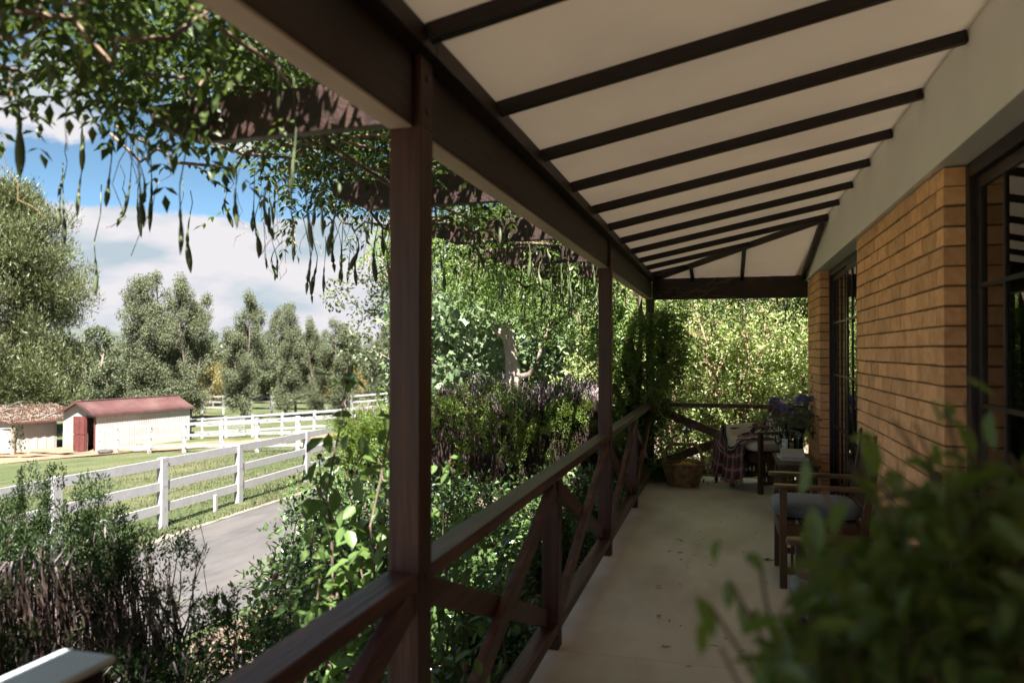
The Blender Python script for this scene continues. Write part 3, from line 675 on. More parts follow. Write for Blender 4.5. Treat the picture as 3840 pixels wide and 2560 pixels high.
# ================================================================== trees
ROWL = mat_leaf('row_tree_leaves', [(.078,.094,.055),(.105,.122,.070),(.145,.162,.098),(.090,.106,.062)], rough=.6, trans=.28, spec=.2, sat_scale=.6, clump=.25)
DARKL = mat_leaf('dark_tree_leaves', [(.040,.055,.028),(.080,.100,.050),(.120,.140,.080)], rough=.5, trans=.25, sat_scale=.5)
YELL = mat_leaf('yellowing_leaves', [(.20,.17,.06),(.32,.26,.10),(.16,.17,.06)], trans=.35, sat_scale=.5)
PINEL = mat_leaf('pine_needles', [(.032,.046,.017),(.060,.077,.028),(.10,.115,.046),(.075,.06,.033)], rough=.5, trans=.2, sat_scale=.35, clump=.5)
TBARK = mat_noise('dark_tree_bark', (.07,.055,.045), (.15,.12,.10), 12, .95, (1,1,.25), bump=.6)
def tree_skeleton(r, H, W, leaders, nlimb, trunk_r, base=.12):
    """leaders upright stems, limbs outwards; returns tubes and clump centres (tree local)"""
    tubes = []; C = []; Rr = []
    for l in range(leaders):
        a = 2*math.pi*(l+r.random()*.5)/leaders; sp = W*.24*(0 if leaders == 1 else 1); h = H*(1 if l == 0 else r.uniform(.70,.97))
        top = Vector((math.cos(a)*sp, math.sin(a)*sp, h)); pts = []; ph = r.uniform(0, 6)
        for i in range(9):
            t = i/8; k = min(1, t*1.6); pts.append(Vector((top.x*k + .12*W*.3*math.sin(3*t*3+ph)*t, top.y*k + .1*W*.3*math.cos(4*t*2+ph)*t, h*t)))
        tubes.append((pts, [trunk_r*(1-.9*i/8)*(1 if l == 0 else .65)+.015 for i in range(9)]))
        for j in range(nlimb):
            t = base + (1-base)*((j+r.random())/nlimb); i = min(7, int(t*8)); p = pts[i].lerp(pts[i+1], t*8-i)
            prof = (.55+.45*math.sin(min(1, t*1.5)*math.pi*.62)) * (1 - max(0, t-.55)/.45*.72)
            ln = W*.5*prof*r.uniform(.45, 1.0); b = r.uniform(0, 2*math.pi)
            q = p + Vector((math.cos(b)*ln, math.sin(b)*ln, ln*r.uniform(.25,.75)))
            tubes.append(([p, p.lerp(q,.5)+Vector((0,0,.06*ln)), q], [trunk_r*.28*(1-t*.7)+.012, trunk_r*.16+.008, .008]))
            C.append(q); Rr.append(W*r.uniform(.085, .15)*(1-.35*t)); C.append(p.lerp(q,.62)); Rr.append(W*r.uniform(.07,.11))
    return tubes, np.array([tuple(c) for c in C]), np.array(Rr)
def make_tree(name, seed, H, W, leaders, nlimb, trunk_r, nleaf, lsize, mat, base=.12, kind='diamond', bark=None, shell=.3, squash=1.15, aspect=.55, crad=1.0):
    r = rng(seed); tubes, C, Rr = tree_skeleton(r, H, W, leaders, nlimb, trunk_r, base); Rr = Rr*crad
    tb = MB()
    for pts, rad in tubes: tb.tube(pts, rad, 6 if rad[0] > .05 else 4, cap=False)
    P, d, idx = clump_points(r, C, Rr, nleaf, shell, squash)
    D = unit(d*.6 + rand_dirs(r, nleaf) + np.array([0,0,-.25])); Nn = unit(d*.8 + rand_dirs(r, nleaf)*.9 + np.array([0,0,.5]))
    L_ = r.uniform(.7, 1.3, nleaf)*lsize
    V, k, F = leaf_verts(P, D, Nn, L_, L_*aspect, kind)
    return tb.mesh('trunk', True), soup('crown', V, k, F), mat, bark or BARK
def place_tree(name, meshes, loc, rz, sc, label, group=None, cat='tree'):
    t = thing(name, label, cat, loc, rz, group); t.scale = sc
    link('trunk', meshes[0], meshes[3], t, local=True); link('crown', meshes[1], meshes[2], t, local=True)
    return t
TV = [make_tree('v', 20+i, 10, 3.9, 4, 26, .17, 46000, .125, ROWL, base=.10, shell=.0, bark=TBARK, crad=1.5) for i in range(3)]
def top_scale(px, depth, ytop, H=10):
    x, y = at(px, depth); g = ground_z(x, y); top = EYE + (1316-ytop)/FPX*depth
    return (x, y, g-.05), (top-g)/H
ROW = [(548, 66, 1027, .80, 0, 'tallest tree of the row, left with a low bough, behind the stable roof'),
       (712, 67, 1057, .82, 1, 'broad tall tree of the row just right of the tallest one'),
       (912, 69, 1105, .84, 2, 'third tree of the row, rounded top, above the mesh gate'),
       (1074, 70, 1140, .74, 0, 'slim fourth tree of the row with a single pointed top'),
       (1182, 71, 1206, .75, 1, 'short narrow tree of the row between the slim one and a broader one'),
       (1285, 71, 1203, 1.0, 2, 'low broad tree of the row left of the near veranda post'),
       (1425, 72, 1231, .95, 1, 'last tree of the row, partly hidden by the near veranda post'),
       (1560, 74, 1225, 1.0, 0, 'row tree seen directly beside the veranda post among other leaves')]
for (px, dp, yt, ws, v, lab) in ROW:
    loc, s = top_scale(px, dp, yt); place_tree('row_tree', TV[v], loc, px*.013, (ws*s*1.02, ws*s*1.02, s), lab, 'row of trees behind the paddock')
# low bough at the left of the tallest tree
TB = make_tree('b', 31, 10, 6.5, 3, 16, .22, 16000, .22, DARKL, base=.05)
TB2 = make_tree('b', 32, 10, 7.5, 4, 14, .25, 16000, .25, DARKL, base=.04)
BG = [(330, 72, 1238, 1.0, TB, 'bushy dark green tree filling the gap beside the tall pine'), (440, 84, 1270, 1.2, TB2, 'dark low tree behind the stable roof ridge'),
      (200, 86, 1250, 1.3, TB2, 'dark tree half hidden behind the pine at left'), (640, 95, 1265, 1.3, TB, 'dark tree deep behind the two tallest row trees'),
      (830, 98, 1262, 1.3, TB2, 'dark tree behind the gap right of the broad row tree'), (1010, 100, 1255, 1.3, TB, 'dark tree behind the gap left of the slim row tree'),
      (1160, 105, 1268, 1.3, TB2, 'dark tree behind the short narrow row tree'), (1360, 105, 1262, 1.3, TB, 'dark tree behind the gap near the veranda post')]
for (px, dp, yt, ws, v, lab) in BG:
    loc, s = top_scale(px, dp, yt); place_tree('background_tree', v, loc, px*.02, (ws*s, ws*s, s), lab, 'dark trees behind the tree row')
TY = make_tree('y', 35, 10, 8, 3, 12, .2, 9000, .28, YELL, base=.05)
for (px, dp, yt, lab) in ((800, 90, 1320, 'yellowing tree glowing between the second and third row trees'), (1235, 92, 1300, 'yellowing tree glowing behind the short row tree'), (1330, 96, 1330, 'small yellowing tree low behind the row near the post')):
    loc, s = top_scale(px, dp, yt); place_tree('yellow_tree', TY, loc, px, (s*.8, s*.8, s), lab, 'yellowing trees behind the row')
# tall pine at the left edge
def make_pine(seed, H, W, n_whorl):
    r = rng(seed); tb = MB(); tb.tube([(0,0,0),(.2,.1,H*.35),(0,.2,H*.7),(.1,0,H)], [.42,.32,.18,.03], 8); C = []; Rr = []
    for w in range(n_whorl):
        t = .10 + .9*(w+.5)/n_whorl
        for k in range(11):
            a = r.uniform(0, 6.28); ln = W*.5*(math.sin(math.pi*min(1,(1.12-t)*.62+.02)))*r.uniform(.6,1.05)
            p = Vector((0,0,H*t)); q = p+Vector((math.cos(a)*ln, math.sin(a)*ln, ln*r.uniform(.05,.5)))
            m = p.lerp(q,.5)+Vector((0,0,-.08*ln)); tb.tube([p,m,q],[.07*(1-t)+.03,.04,.012],4,cap=False)
            for f in (.4,.58,.75,.9,1.0): C.append(tuple(p.lerp(q,f)+Vector(r.normal(0,.28,3)))); Rr.append(W*r.uniform(.06,.10))
    C = np.array(C); Rr = np.array(Rr); n = 150000
    P, d, idx = clump_points(r, C, Rr, n, .15, 1.0)
    D = unit(d*.5 + rand_dirs(r, n)*.6 + np.array([0,0,.75])); L_ = r.uniform(.18,.36,n)
    V, k, F = leaf_verts(P, D, rand_dirs(r, n), L_, L_*.22, 'needle', droop=.0)
    return tb.mesh('trunk', True), soup('crown', V, k, F), PINEL, BARK
PN = make_pine(41, 16, 12.5, 19)
loc, s = top_scale(-25, 54, 725, 16); place_tree('pine_tree', PN, loc, .7, (s*.95, s*.95, s), 'tall bushy green pine at the left edge behind the low shed', cat='pine tree')
# far wood and hill trees, too far to count
FARW = mat_leaf('far_wood_leaves', [(.060,.078,.052),(.105,.125,.085),(.14,.155,.10)], trans=.15, sat_scale=.06, clump=.6)
r = rng(44); C = []; Rr = []
for k in range(420):
    d = r.uniform(150, 330); px = r.uniform(-500, 4600); x, y = at(px, d); g = ground_z(x, y); C.append((x, y, g+r.uniform(1,6))); Rr.append(r.uniform(2.5,5.0))
n = 60000; P, d, idx = clump_points(r, np.array(C), np.array(Rr), n, .4, 1.0); L_ = r.uniform(.8,1.6,n)
o = leaves('far_wood', FARW, None, P, rand_dirs(r,n), unit(d+rand_dirs(r,n)*.6), L_, L_*.7); tag(o, 'distant belt of trees beyond the paddocks', 'woodland', kind='stuff')
# ================================================================== wisteria over the pergola
WISL = mat_leaf('wisteria_leaves', [(.022,.040,.010),(.040,.068,.017),(.078,.112,.033),(.03,.052,.016)], rough=.45, trans=.42, sat_scale=1.2, clump=.3)
LITVL = mat_leaf('lit_vine_leaves', [(.07,.12,.03),(.12,.19,.05),(.19,.26,.09)], rough=.42, trans=.42, sat_scale=2)  # brighter copy of the wisteria leaves, sunlight put into the colour
PODM = mat_noise('green_seed_pods', (.055,.075,.034), (.12,.145,.07), 10, .55, spec=.3, objrand=.35)
VINEB = mat_noise('vine_bark', (.10,.065,.045), (.20,.14,.10), 14, .9, (1,1,.3), bump=.5)
STALK = mat_noise('pod_stalks', (.22,.15,.07), (.34,.25,.12), 10, .7)
vine = thing('wisteria_vine', 'wisteria with hanging green seed pods covering the pergola and corner post', 'vine', (-1.4, 9.1, -.5))
def pinnate(r, P, D, n_pair, rach, lsz, droop=.5):
    """compound leaves: arrays P base, D direction -> leaflet base, dir, normal, size"""
    n = len(P); D = unit(D); up = np.array([0,0,1.0]); S = unit(np.cross(D, up + rand_dirs(r, n)*.35)); U = np.cross(S, D)
    out = [[],[],[],[]]
    for i in range(n_pair):
        t = (i+1)/(n_pair+.3); c = P + D*(rach*t)[:,None] - up*(rach*t*t*droop)[:,None]
        T_ = unit(D - up*(2*t*droop))
        for s in (-1, 1):
            out[0].append(c); out[1].append(unit(S*s + T_*.55 - U*.25 + rand_dirs(r, n)*.18)); out[2].append(unit(U + rand_dirs(r, n)*.25)); out[3].append(lsz*(1-.35*abs(t-.45))*r.uniform(.8,1.15,n))
    c = P + D*rach[:,None] - up*(rach*droop)[:,None]; out[0].append(c); out[1].append(unit(D-up*droop)); out[2].append(U); out[3].append(lsz*1.1)
    return [np.concatenate(o) for o in out]
def wisteria(name, seed, C, n, lsz=.062, rach=.22, parent=None, spread=(.2,.2,.12), mat=None, pairs=5):
    r = rng(seed); idx = r.integers(0, len(C), n); P = C[idx] + r.normal(size=(n,3))*np.array(spread)
    D = unit(rand_dirs(r, n)*np.array([1,1,.5]) + np.array([-.15,-.1,-.1]))
    a, b_, c, d = pinnate(r, P, D, pairs, np.full(n, rach)*r.uniform(.7,1.25,n), np.full(n, lsz))
    ok = ~((a[:,0] > -1.0) & (a[:,2] > 1.95) & (a[:,1] < 9.32)); a, b_, c, d = a[ok], b_[ok], c[ok], d[ok]
    return leaves(name, mat or WISL, parent, a, b_, c, d, d*.40, 'diamond', fold=.12, droop=.12)
r = rng(50)
# canopy over the pergola: a sheet of clump centres with ragged outer edge
C = []
while len(C) < 400:
    y = r.uniform(.2, 9.6); x = r.uniform(-3.1, -.95); 
    edge = -2.35 - .35*math.sin(y*1.9) - .2*math.sin(y*4.3)
    if x < edge: continue
    z = 2.50 + .10*math.sin(x*3+y*2) + r.uniform(-.06,.30) - .18*max(0, (-1.9-x))
    if r.random() < (.1 if y < 4 else .5): continue
    C.append((x, y, z))
wisteria('canopy', 51, np.array(C), 2700, lsz=.060, parent=vine, spread=(.17,.17,.10))
C = []
while len(C) < 210:
    x, y = r.uniform(-2.4,-.9), r.uniform(-.6,4.6)
    if y < 1.5: x = r.uniform(-3.5,-.9)  # spread out of view to the left to shade the near hedge
    C.append((x, y, r.uniform(2.62,2.9)))
wisteria('shade_canopy', 58, np.array(C), 1900, parent=vine, spread=(.18,.18,.08))  # extra leaf layer added above the canopy to shade the rafters
# hanging skirts towards the corner
C = []
for k in range(150):
    y = r.uniform(5.8, 9.9); x = r.uniform(-2.9, -1.0); low = 2.35 - max(0, (y-6.6))*.27*(.6+.4*math.sin(x*5)) ; C.append((x, y, r.uniform(low, 2.5)))
wisteria('hanging_skirt', 52, np.array(C), 1300, parent=vine, spread=(.16,.16,.12), mat=LITVL)
# clump wrapped round the corner post and spilling over the rail
C = []
for k in range(120):
    t = r.random(); a = r.uniform(0, 6.28); rad = .14+.30*math.sin(t*2.6)+.16*r.random(); C.append((-.98+math.cos(a)*rad*.9, 9.22+math.sin(a)*rad, .75+t*1.4))
for k in range(30): C.append((r.uniform(-1.3,-.85), r.uniform(8.8,9.35), r.uniform(.05,.8)))
for k in range(12): C.append((r.uniform(-.80,-.50), r.uniform(8.9,9.25), r.uniform(.02,.22)))
wisteria('corner_foliage', 53, np.array(C), 2300, lsz=.058, rach=.18, parent=vine, spread=(.09,.09,.08), mat=LITVL)
C = []
for k in range(60): C.append((r.uniform(-.9,1.3), r.uniform(9.4,10.3), r.uniform(2.0,2.5)))
wisteria('end_canopy', 54, np.array(C), 520, parent=vine, spread=(.16,.16,.10))
# stems
def wander(r, p, q, n=10, amp=.06):
    p = np.array(p); q = np.array(q); off = np.cumsum(r.normal(0, amp, (n+1,3)), 0); off -= np.linspace(0,1,n+1)[:,None]*off[-1]; off[0] = 0
    return [tuple(p+(q-p)*i/n+off[i]) for i in range(n+1)]
b = MB(); r = rng(56)
for k in range(5): b.tube(wander(r, (-1.02+.05*k, 9.25+.04*k, -.4), (-.95-.12*k, 9.1-.1*k, 2.4), 14, .035), [.045-.02*i/14 for i in range(15)], 6)
for k in range(7): 
    y0 = r.uniform(.5,7); b.tube([(min(q_[0], -1.0), q_[1], q_[2]) for q_ in wander(r, (r.uniform(-1.9,-1.05), 9.2, 2.36), (r.uniform(-2.2,-1.05), y0, 2.40), 22, .06)], [.022-.014*i/22 for i in range(23)], 5)
for k in range(26): 
    y0 = r.uniform(.4, 9); x0 = r.uniform(-1.8,-.95); b.tube([(min(q_[0], -.98), q_[1], q_[2]) for q_ in wander(r, (x0, y0, 2.36), (x0+r.uniform(-1.2,.2), y0+r.uniform(-.6,.6), 2.42), 9, .05)], .007, 4)
for k in range(12): b.tube(wander(r, (r.uniform(-.3,1.0), r.uniform(9.5,10.3), 2.4), (r.uniform(-.6,1.2), r.uniform(9.5,10.6), r.uniform(1.8,2.3)), 9, .05), [.016-.001*i for i in range(10)], 5)
b.build('vine_stem', VINEB, vine, smooth=True)
# thin tendrils
b = MB(); r = rng(57)
for k in range(46):
    y0 = r.uniform(1.2, 5.5); x0 = r.uniform(-2.7,-1.2); b.tube(wander(r, (x0, y0, 2.4), (x0+r.uniform(-.15,.15), y0+r.uniform(-.15,.15), r.uniform(1.85,2.15)), 9, .022), .0016, 3)
for k in range(34):
    b.tube(wander(r, (-.95+r.uniform(-.15,.1), 9.1+r.uniform(-.1,.1), r.uniform(.9,1.9)), (-.75+r.uniform(-.9,.7), 8.9+r.uniform(-.5,.4), r.uniform(.7,1.5)), 10, .04), .003, 3)
for k in range(8): b.tube(wander(r, (-.75, 9.13, 2.0+.03*k), (r.uniform(-.4,.3), 9.10, 2.2+r.uniform(-.1,.3)), 10, .035), .0025, 3)
o = b.build('tendril', STALK, vine); tag(o, kind='stuff')
# seed pods: flattened, waisted, on a stalk
def pod_mesh(seed):
    r = rng(seed); L_ = r.uniform(.09,.15); bend = r.uniform(-.014,.014); st = r.uniform(.05,.16); b = MB()
    prof = [(0,.0014),(.10,.0017),(.30,.0022),(.42,.0048),(.50,.0036),(.60,.0064),(.71,.0080),(.82,.0076),(.93,.0042),(1,.0006)]
    pts = [(bend*math.sin(t*4+seed), bend*math.cos(t*3), -st-L_*t) for t, _ in prof]; b.tube(pts, [w for _, w in prof], 7)
    b.v = [(x, y*.55, z) for x, y, z in b.v]; b.tube([(0,0,0),(bend,0,-st*.5),(pts[0][0],pts[0][1]*.55,-st)], .0014, 3)
    return b.mesh('seed_pod', True)
PODS = [pod_mesh(60+i) for i in range(7)]
for m in PODS: m.materials.append(PODM)
r = rng(70); spots = []
for k in range(84): spots.append((r.uniform(-2.6,-1.05), r.uniform(1.6,4.6), r.uniform(2.12,2.42), r.uniform(1.1,2.0)))
for k in range(170): 
    y = 4.6+4.4*r.random()**.8; x = r.uniform(-2.0,-.98); spots.append((x, y, r.uniform(2.05,2.34), r.uniform(.95,1.5)))
for k in range(22): spots.append((r.uniform(-.6,1.0), r.uniform(9.5,10.2), r.uniform(2.0,2.3), r.uniform(.9,1.3)))
for (x, y, z, s) in spots:
    o = link('seed_pod', PODS[int(r.integers(7))], None, vine); o.location = (x, y, z); o.rotation_euler = (r.normal(0,.06), r.normal(0,.06), r.uniform(0,6.28)); o.scale = (s,s,s)

# ================================================================== plane tree beyond the hedge
PLANL = mat_leaf('plane_tree_leaves', [(.060,.095,.045),(.10,.15,.07),(.20,.25,.14)], rough=.38, trans=.32, spec=.5, sat_scale=.6)
PALEB = mat_noise('pale_plane_bark', (.20,.165,.14), (.32,.28,.245), 5, .85, (1,1,.35), bump=.5, bscale=22, c3=(.15,.11,.085), s3=3)
px, py = at(1893, 15.5); pg_ = ground_z(px, py)
pt = thing('plane_tree', 'large leafed tree with pale grey trunk behind the clipped hedge', 'tree', (px, py, pg_))
r = rng(80); b = MB(); hT = lambda ysrc, d=15.5: EYE + (1316-ysrc)/FPX*d
w = 15.5/FPX
tr = [(px-.05, py, pg_-.1), (px-.02*1, py, hT(1490)), (px+.18, py+.02, hT(1420)), (px+.14, py, hT(1340)), (px+.08, py, hT(1270)), (px+.02, py, hT(1215)), (px+.0, py+.1, hT(1050)), (px+.15, py+.2, hT(900))]
b.tube(tr, [.30,.25,.17,.125,.12,.11,.07,.03], 10); 
b.tube([tr[2], (px+.55, py-.1, hT(1400)), (px+.75, py-.1, hT(1330)), (px+.95, py, hT(1200))], [.07,.055,.04,.02], 8)
b.tube([tr[4], (px-.18, py, hT(1235)), (px-.42, py+.1, hT(1190)), (px-.9, py+.3, hT(1080))], [.09,.075,.06,.02], 8)
b.tube([(px-.9, py, hT(1400)), (px-1.3, py+.2, hT(1385)), (px-1.9, py+.5, hT(1340))], [.05,.04,.02], 6); b.tube([tr[1], (px-.5, py, hT(1420)), (px-.9, py, hT(1400))], [.12,.07,.05], 6)
b.build('trunk', PALEB, pt, smooth=True)
C = []; Rr = []
for k in range(120):
    a = r.uniform(0,6.28); rad = 2.4*math.sqrt(r.random()); z = hT(r.uniform(1040,1500)) ; yy = py + math.sin(a)*rad + .9
    x = px - .15 + math.cos(a)*rad*1.05
    if abs(x-px-.1) < .75 and yy < py+.5 and z < hT(1215): yy = py + r.uniform(.7, 2.5)
    C.append((x, yy, z)); Rr.append(r.uniform(.28,.52))
n = 9500; P, d, idx = clump_points(r, np.array(C), np.array(Rr), n, .3, .9)
L_ = r.uniform(.11,.19,n); leaves('crown', PLANL, pt, P, unit(rand_dirs(r,n)+np.array([0,0,-.35])), unit(d*.6+rand_dirs(r,n)*.7+np.array([.1,-.2,.6])), L_, L_*.95, 'lobed', fold=.1, droop=.12)
# deeper garden trees closing the view
LIME = mat_leaf('sunlit_shrub_leaves', [(.10,.15,.045),(.17,.23,.075),(.27,.32,.14)], trans=.4, sat_scale=.7)
GT = make_tree('g', 84, 10, 8, 4, 16, .22, 15000, .24, LIME, base=.03); GT2 = make_tree('g', 85, 10, 8, 4, 16, .22, 16000, .22, DARKL, base=.03)
for (pxx, dp, yt, ws, v, lab) in ((1640, 30, 960, 1.0, GT2, 'dark garden tree left behind the plane tree'), (1800, 36, 1000, 1.0, GT2, 'dark garden tree straight behind the plane tree crown'),
      (2080, 27, 1120, .9, GT, 'pale lime tree right of the pale trunk'), (2250, 24, 1060, .8, GT, 'pale lime tree behind the far veranda post'), (1950, 42, 930, 1.2, GT2, 'tall dark tree high behind the hanging pods'),
      (2480, 22, 980, .8, GT2, 'dark tree behind the leafy corner post'), (2720, 19, 900, .7, GT, 'pale tree behind the crepe myrtle at the veranda end'), (2960, 20, 850, .8, GT2, 'dark tree behind the veranda end by the wall'), (3250, 24, 800, 1.0, GT2, 'dark tree beyond the house corner')):
    loc, s = top_scale(pxx, dp, yt); place_tree('garden_tree', v, loc, pxx*.01, (ws*s*1.1, ws*s*1.1, s), lab, 'garden trees beyond the hedge')

# ================================================================== crepe myrtle shrubs behind the end railing
CREPL = mat_leaf('crepe_myrtle_leaves', [(.11,.18,.05),(.20,.28,.09),(.38,.43,.20),(.15,.22,.06)], rough=.38, trans=.38, sat_scale=1.5)
CREPB = mat_noise('tan_myrtle_bark', (.20,.125,.08), (.30,.20,.135), 7, .8, (1,1,.4), bump=.3)
def myrtle(seed, x, y, H, label):
    r = rng(seed); g = ground_z(x, y); t = thing('crepe_myrtle', label, 'shrub', (x, y, g), group='crepe myrtles behind the end railing')
    b = MB(); C = []; Rr = []
    for k in range(9):
        a = r.uniform(0,6.28); sp = r.uniform(.3,1.0); q = (x+math.cos(a)*sp, y+.25+math.sin(a)*sp*.8, g+H*r.uniform(.65,1)); pts = wander(r, (x+r.normal(0,.09), y+r.normal(0,.09), g-.05), q, 9, .045)
        b.tube(pts, [.034-.003*i for i in range(10)], 6)
        for j in range(3, 10):
            for m in range(3):
                e = np.array(pts[j]) + r.normal(0,1,3)*np.array([.26,.26,.2]); b.tube([pts[j], tuple((np.array(pts[j])+e)/2+np.array([0,0,.04])), tuple(e)], [.007,.005,.002], 3, cap=False); C.append(tuple(e)); Rr.append(r.uniform(.10,.22))
    b.build('stem', CREPB, t, smooth=True)
    n = 7500; P, d, idx = clump_points(r, np.array(C), np.array(Rr), n, .1, .9); L_ = r.uniform(.042,.082,n)
    leaves('foliage', CREPL, t, P, unit(rand_dirs(r,n)+np.array([0,0,.1])), unit(rand_dirs(r,n)*.8+np.array([0,-.1,.7])), L_, L_*.5, 'diamond')
for i, (x, y, H, lab) in enumerate(((-.75, 11.0, 2.9, 'leftmost pale leafed crepe myrtle behind the end railing'), (.05, 10.7, 3.0, 'crepe myrtle with tan stems right behind the wicker basket'), (.75, 11.2, 3.1, 'crepe myrtle with tan stems behind the armchair in the corner'),
        (1.5, 10.8, 3.2, 'crepe myrtle nearest the house corner behind the bouquet'), (-.3, 12.4, 3.6, 'taller crepe myrtle in the second rank at left'), (.9, 12.8, 3.8, 'taller crepe myrtle in the second rank at right'), (-1.7, 12.0, 3.0, 'crepe myrtle half hidden by the corner post vine'))):
    myrtle(90+i, x, y, H, lab)
PURP = mat_leaf('purple_petals', [(.18,.10,.34),(.28,.18,.50)], trans=.3); PINK = mat_leaf('pale_pink_petals', [(.55,.35,.50),(.70,.52,.66)], trans=.3); HERB = mat_leaf('herb_leaves', [(.05,.095,.03),(.10,.16,.05)], trans=.35)
def flower_plant(seed, x, y, H, mat, label, spike):
    r = rng(seed); g = ground_z(x, y); t = thing('flowering_plant', label, 'plant', (x, y, g), group='flowers behind the end railing')
    b = MB(); tip = (x+r.normal(0,.05), y, H); b.tube(wander(r, (x,y,g), tip, 6, .015), .005, 4); b.build('stem', HERB, t)
    if spike: n = 60; P = np.array([[tip[0]+r.normal(0,.012), tip[1]+r.normal(0,.012), tip[2]-.14*r.random()] for _ in range(n)]); leaves('flower_spike', mat, t, P, rand_dirs(r,n), rand_dirs(r,n), r.uniform(.014,.026,n), r.uniform(.01,.016,n))
    else:
        a = np.linspace(0,6.28,6)[:5]; P = np.tile(np.array(tip),(5,1)); D = np.stack([np.cos(a), np.full(5,-.5), np.sin(a)],1); leaves('flower', mat, t, P, D, np.tile([0,-1.,0.2],(5,1)), np.full(5,.055), np.full(5,.05), 'oval')
    n = 120; P = np.stack([x+r.normal(0,.12,n), y+r.normal(0,.1,n), r.uniform(g, H-.12, n)],1); leaves('foliage', HERB, t, P, rand_dirs(r,n), rand_dirs(r,n)+np.array([0,0,1]), r.uniform(.05,.10,n), r.uniform(.03,.05,n), 'oval')
flower_plant(101, -.42, 9.75, .62, PURP, 'plant with one purple flower spike above the basket handle', True)
flower_plant(102, -.66, 9.8, .78, PURP, 'plant with a small purple flower tip left of the basket', True)
flower_plant(103, -.10, 9.72, .50, PINK, 'plant with a pale pink open flower right of the basket handle', False)
flower_plant(104, .12, 9.8, .22, PURP, 'low plant with purple flower beside the tartan throw', True)

# ================================================================== clipped conifer hedge, brown inside with green tips
TWIG = mat_noise('bare_hedge_twigs', (.036,.022,.018), (.09,.06,.05), 8, .9, objrand=0); TWIGTOP = mat_noise('cut_twig_ends', (.13,.10,.105), (.23,.185,.20), 14, .85)
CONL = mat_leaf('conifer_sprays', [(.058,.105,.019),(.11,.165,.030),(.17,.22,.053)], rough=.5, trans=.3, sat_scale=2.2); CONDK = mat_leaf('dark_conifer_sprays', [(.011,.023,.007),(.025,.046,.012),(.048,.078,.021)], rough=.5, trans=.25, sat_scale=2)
def spray_points(r, C, U, n_each, size):
    P = []; D = []; Nn = []
    for c, u in zip(C, U):
        u = u/np.linalg.norm(u); s = np.cross(u, rand_dirs(r,1)[0]); s /= np.linalg.norm(s); w_ = np.cross(u, s)
        k = n_each; t = r.random(k); side = r.uniform(-1,1,k); q = c + np.outer(t, u)*size + np.outer(side*(1-t*.6)*.5, s)*size + r.normal(0,.06,(k,3))*size
        P.append(q); D.append(u + np.outer(side*1.0, s) + r.normal(0,.3,(k,3))); Nn.append(np.tile(w_, (k,1)) + r.normal(0,.35,(k,3)))
    return np.concatenate(P), unit(np.concatenate(D)), unit(np.concatenate(Nn))
def hedge(name, label, seed, x0, x1, y0, y1, zt, n_twig, n_spray, mat, face_spray=.35, top_spray=.4, lean=0.0, left_green=0, zb=None):
    r = rng(seed); xm, ym = (x0+x1)/2, (y0+y1)/2; g = ground_z(xm, ym); t = thing(name, label, 'hedge', (xm, ym, g))
    b = MB(); b2 = MB()
    for k in range(n_twig):
        x = r.uniform(x0,x1); y = y0 + (y1-y0)*r.random()**1.3; top = zt + r.normal(0,.055) - .05*math.sin(x*5) - .06*math.sin(y*4+x*2); z0 = top - r.uniform(.35,.9)
        p = wander(r, (x+r.normal(0,.08), y+.08, z0), (x, y, top), 3, .018); b.tube(p[:3]+[p[3]], [.0065,.0055,.004,.0025], 3, cap=False)
        if r.random() < .5: b2.tube([p[3], tuple(np.array(p[3])+np.array([r.normal(0,.02), r.normal(0,.02), .05]))], .0045, 3)
        if r.random() < .7: e = np.array(p[1 + (k % 2)]) + r.normal(0,.09,3); b.tube([p[1 + (k % 2)], tuple(e)], .002, 3, cap=False)
    for k in range(int((x1-x0)*7)):
        x = r.uniform(x0,x1); y = r.uniform(y0+.1,y1); b.tube(wander(r, (x,y,g-.05), (x+r.normal(0,.2), y+r.normal(0,.15), zt-.2), 6, .03), [.028,.025,.022,.018,.014,.01,.006], 5, cap=False)
    o = b.build('twigs', TWIG, t); tag(o, kind='stuff'); o = b2.build('cut_ends', TWIGTOP, t); tag(o, kind='stuff')
    C = []; U = []
    for k in range(n_spray):
        q = r.random()
        if q < face_spray: c = (r.uniform(x0,x1), y0-.04, zt-.02-abs(r.normal(0,.32))); u = np.array([r.normal(0,.3),-.5,.75])
        elif q < face_spray+top_spray: c = (r.uniform(x0,x1), y0+(y1-y0)*r.random(), zt-.02); u = np.array([r.normal(0,.25),r.normal(0,.25),1.0])
        else:
            left = r.random() < .5+left_green*.5; c = ((x0 if left else x1)+r.normal(0,.10), r.uniform(y0,y1), zt-.05-.75*r.random()); u = np.array([-.6 if left else .6, -.3, .6])
        base = np.array(c)
        for m in range(3): C.append(base+r.normal(0,.055,3)); U.append(u+r.normal(0,.35,3))
    P, D, Nn = spray_points(r, np.array(C), np.array(U), 80, .15); n = len(P); L_ = r.uniform(.014,.028,n)
    leaves('green_sprays', mat, t, P, D, Nn, L_, L_*.42, 'diamond', fold=.1)
    return t
hedge('clipped_hedge', 'flat topped brown twiggy conifer hedge with bright green tips beyond the railing', 110, -3.0, -1.25, 7.65, 9.0, .98, 5000, 125, CONL, .40, .34)
hedge('golden_hedge', 'golden green end of the conifer hedge left of the near post', 111, -4.2, -3.2, 7.9, 9.2, .68, 600, 260, CONL, .42, .30, left_green=1)
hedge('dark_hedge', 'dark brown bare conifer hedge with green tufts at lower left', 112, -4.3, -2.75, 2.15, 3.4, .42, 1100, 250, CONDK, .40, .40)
hedge('low_dark_hedge', 'lower end of the dark bare hedge in front of the driveway', 114, -2.74, -2.0, 2.1, 3.0, .10, 600, 60, CONDK, .35, .40)
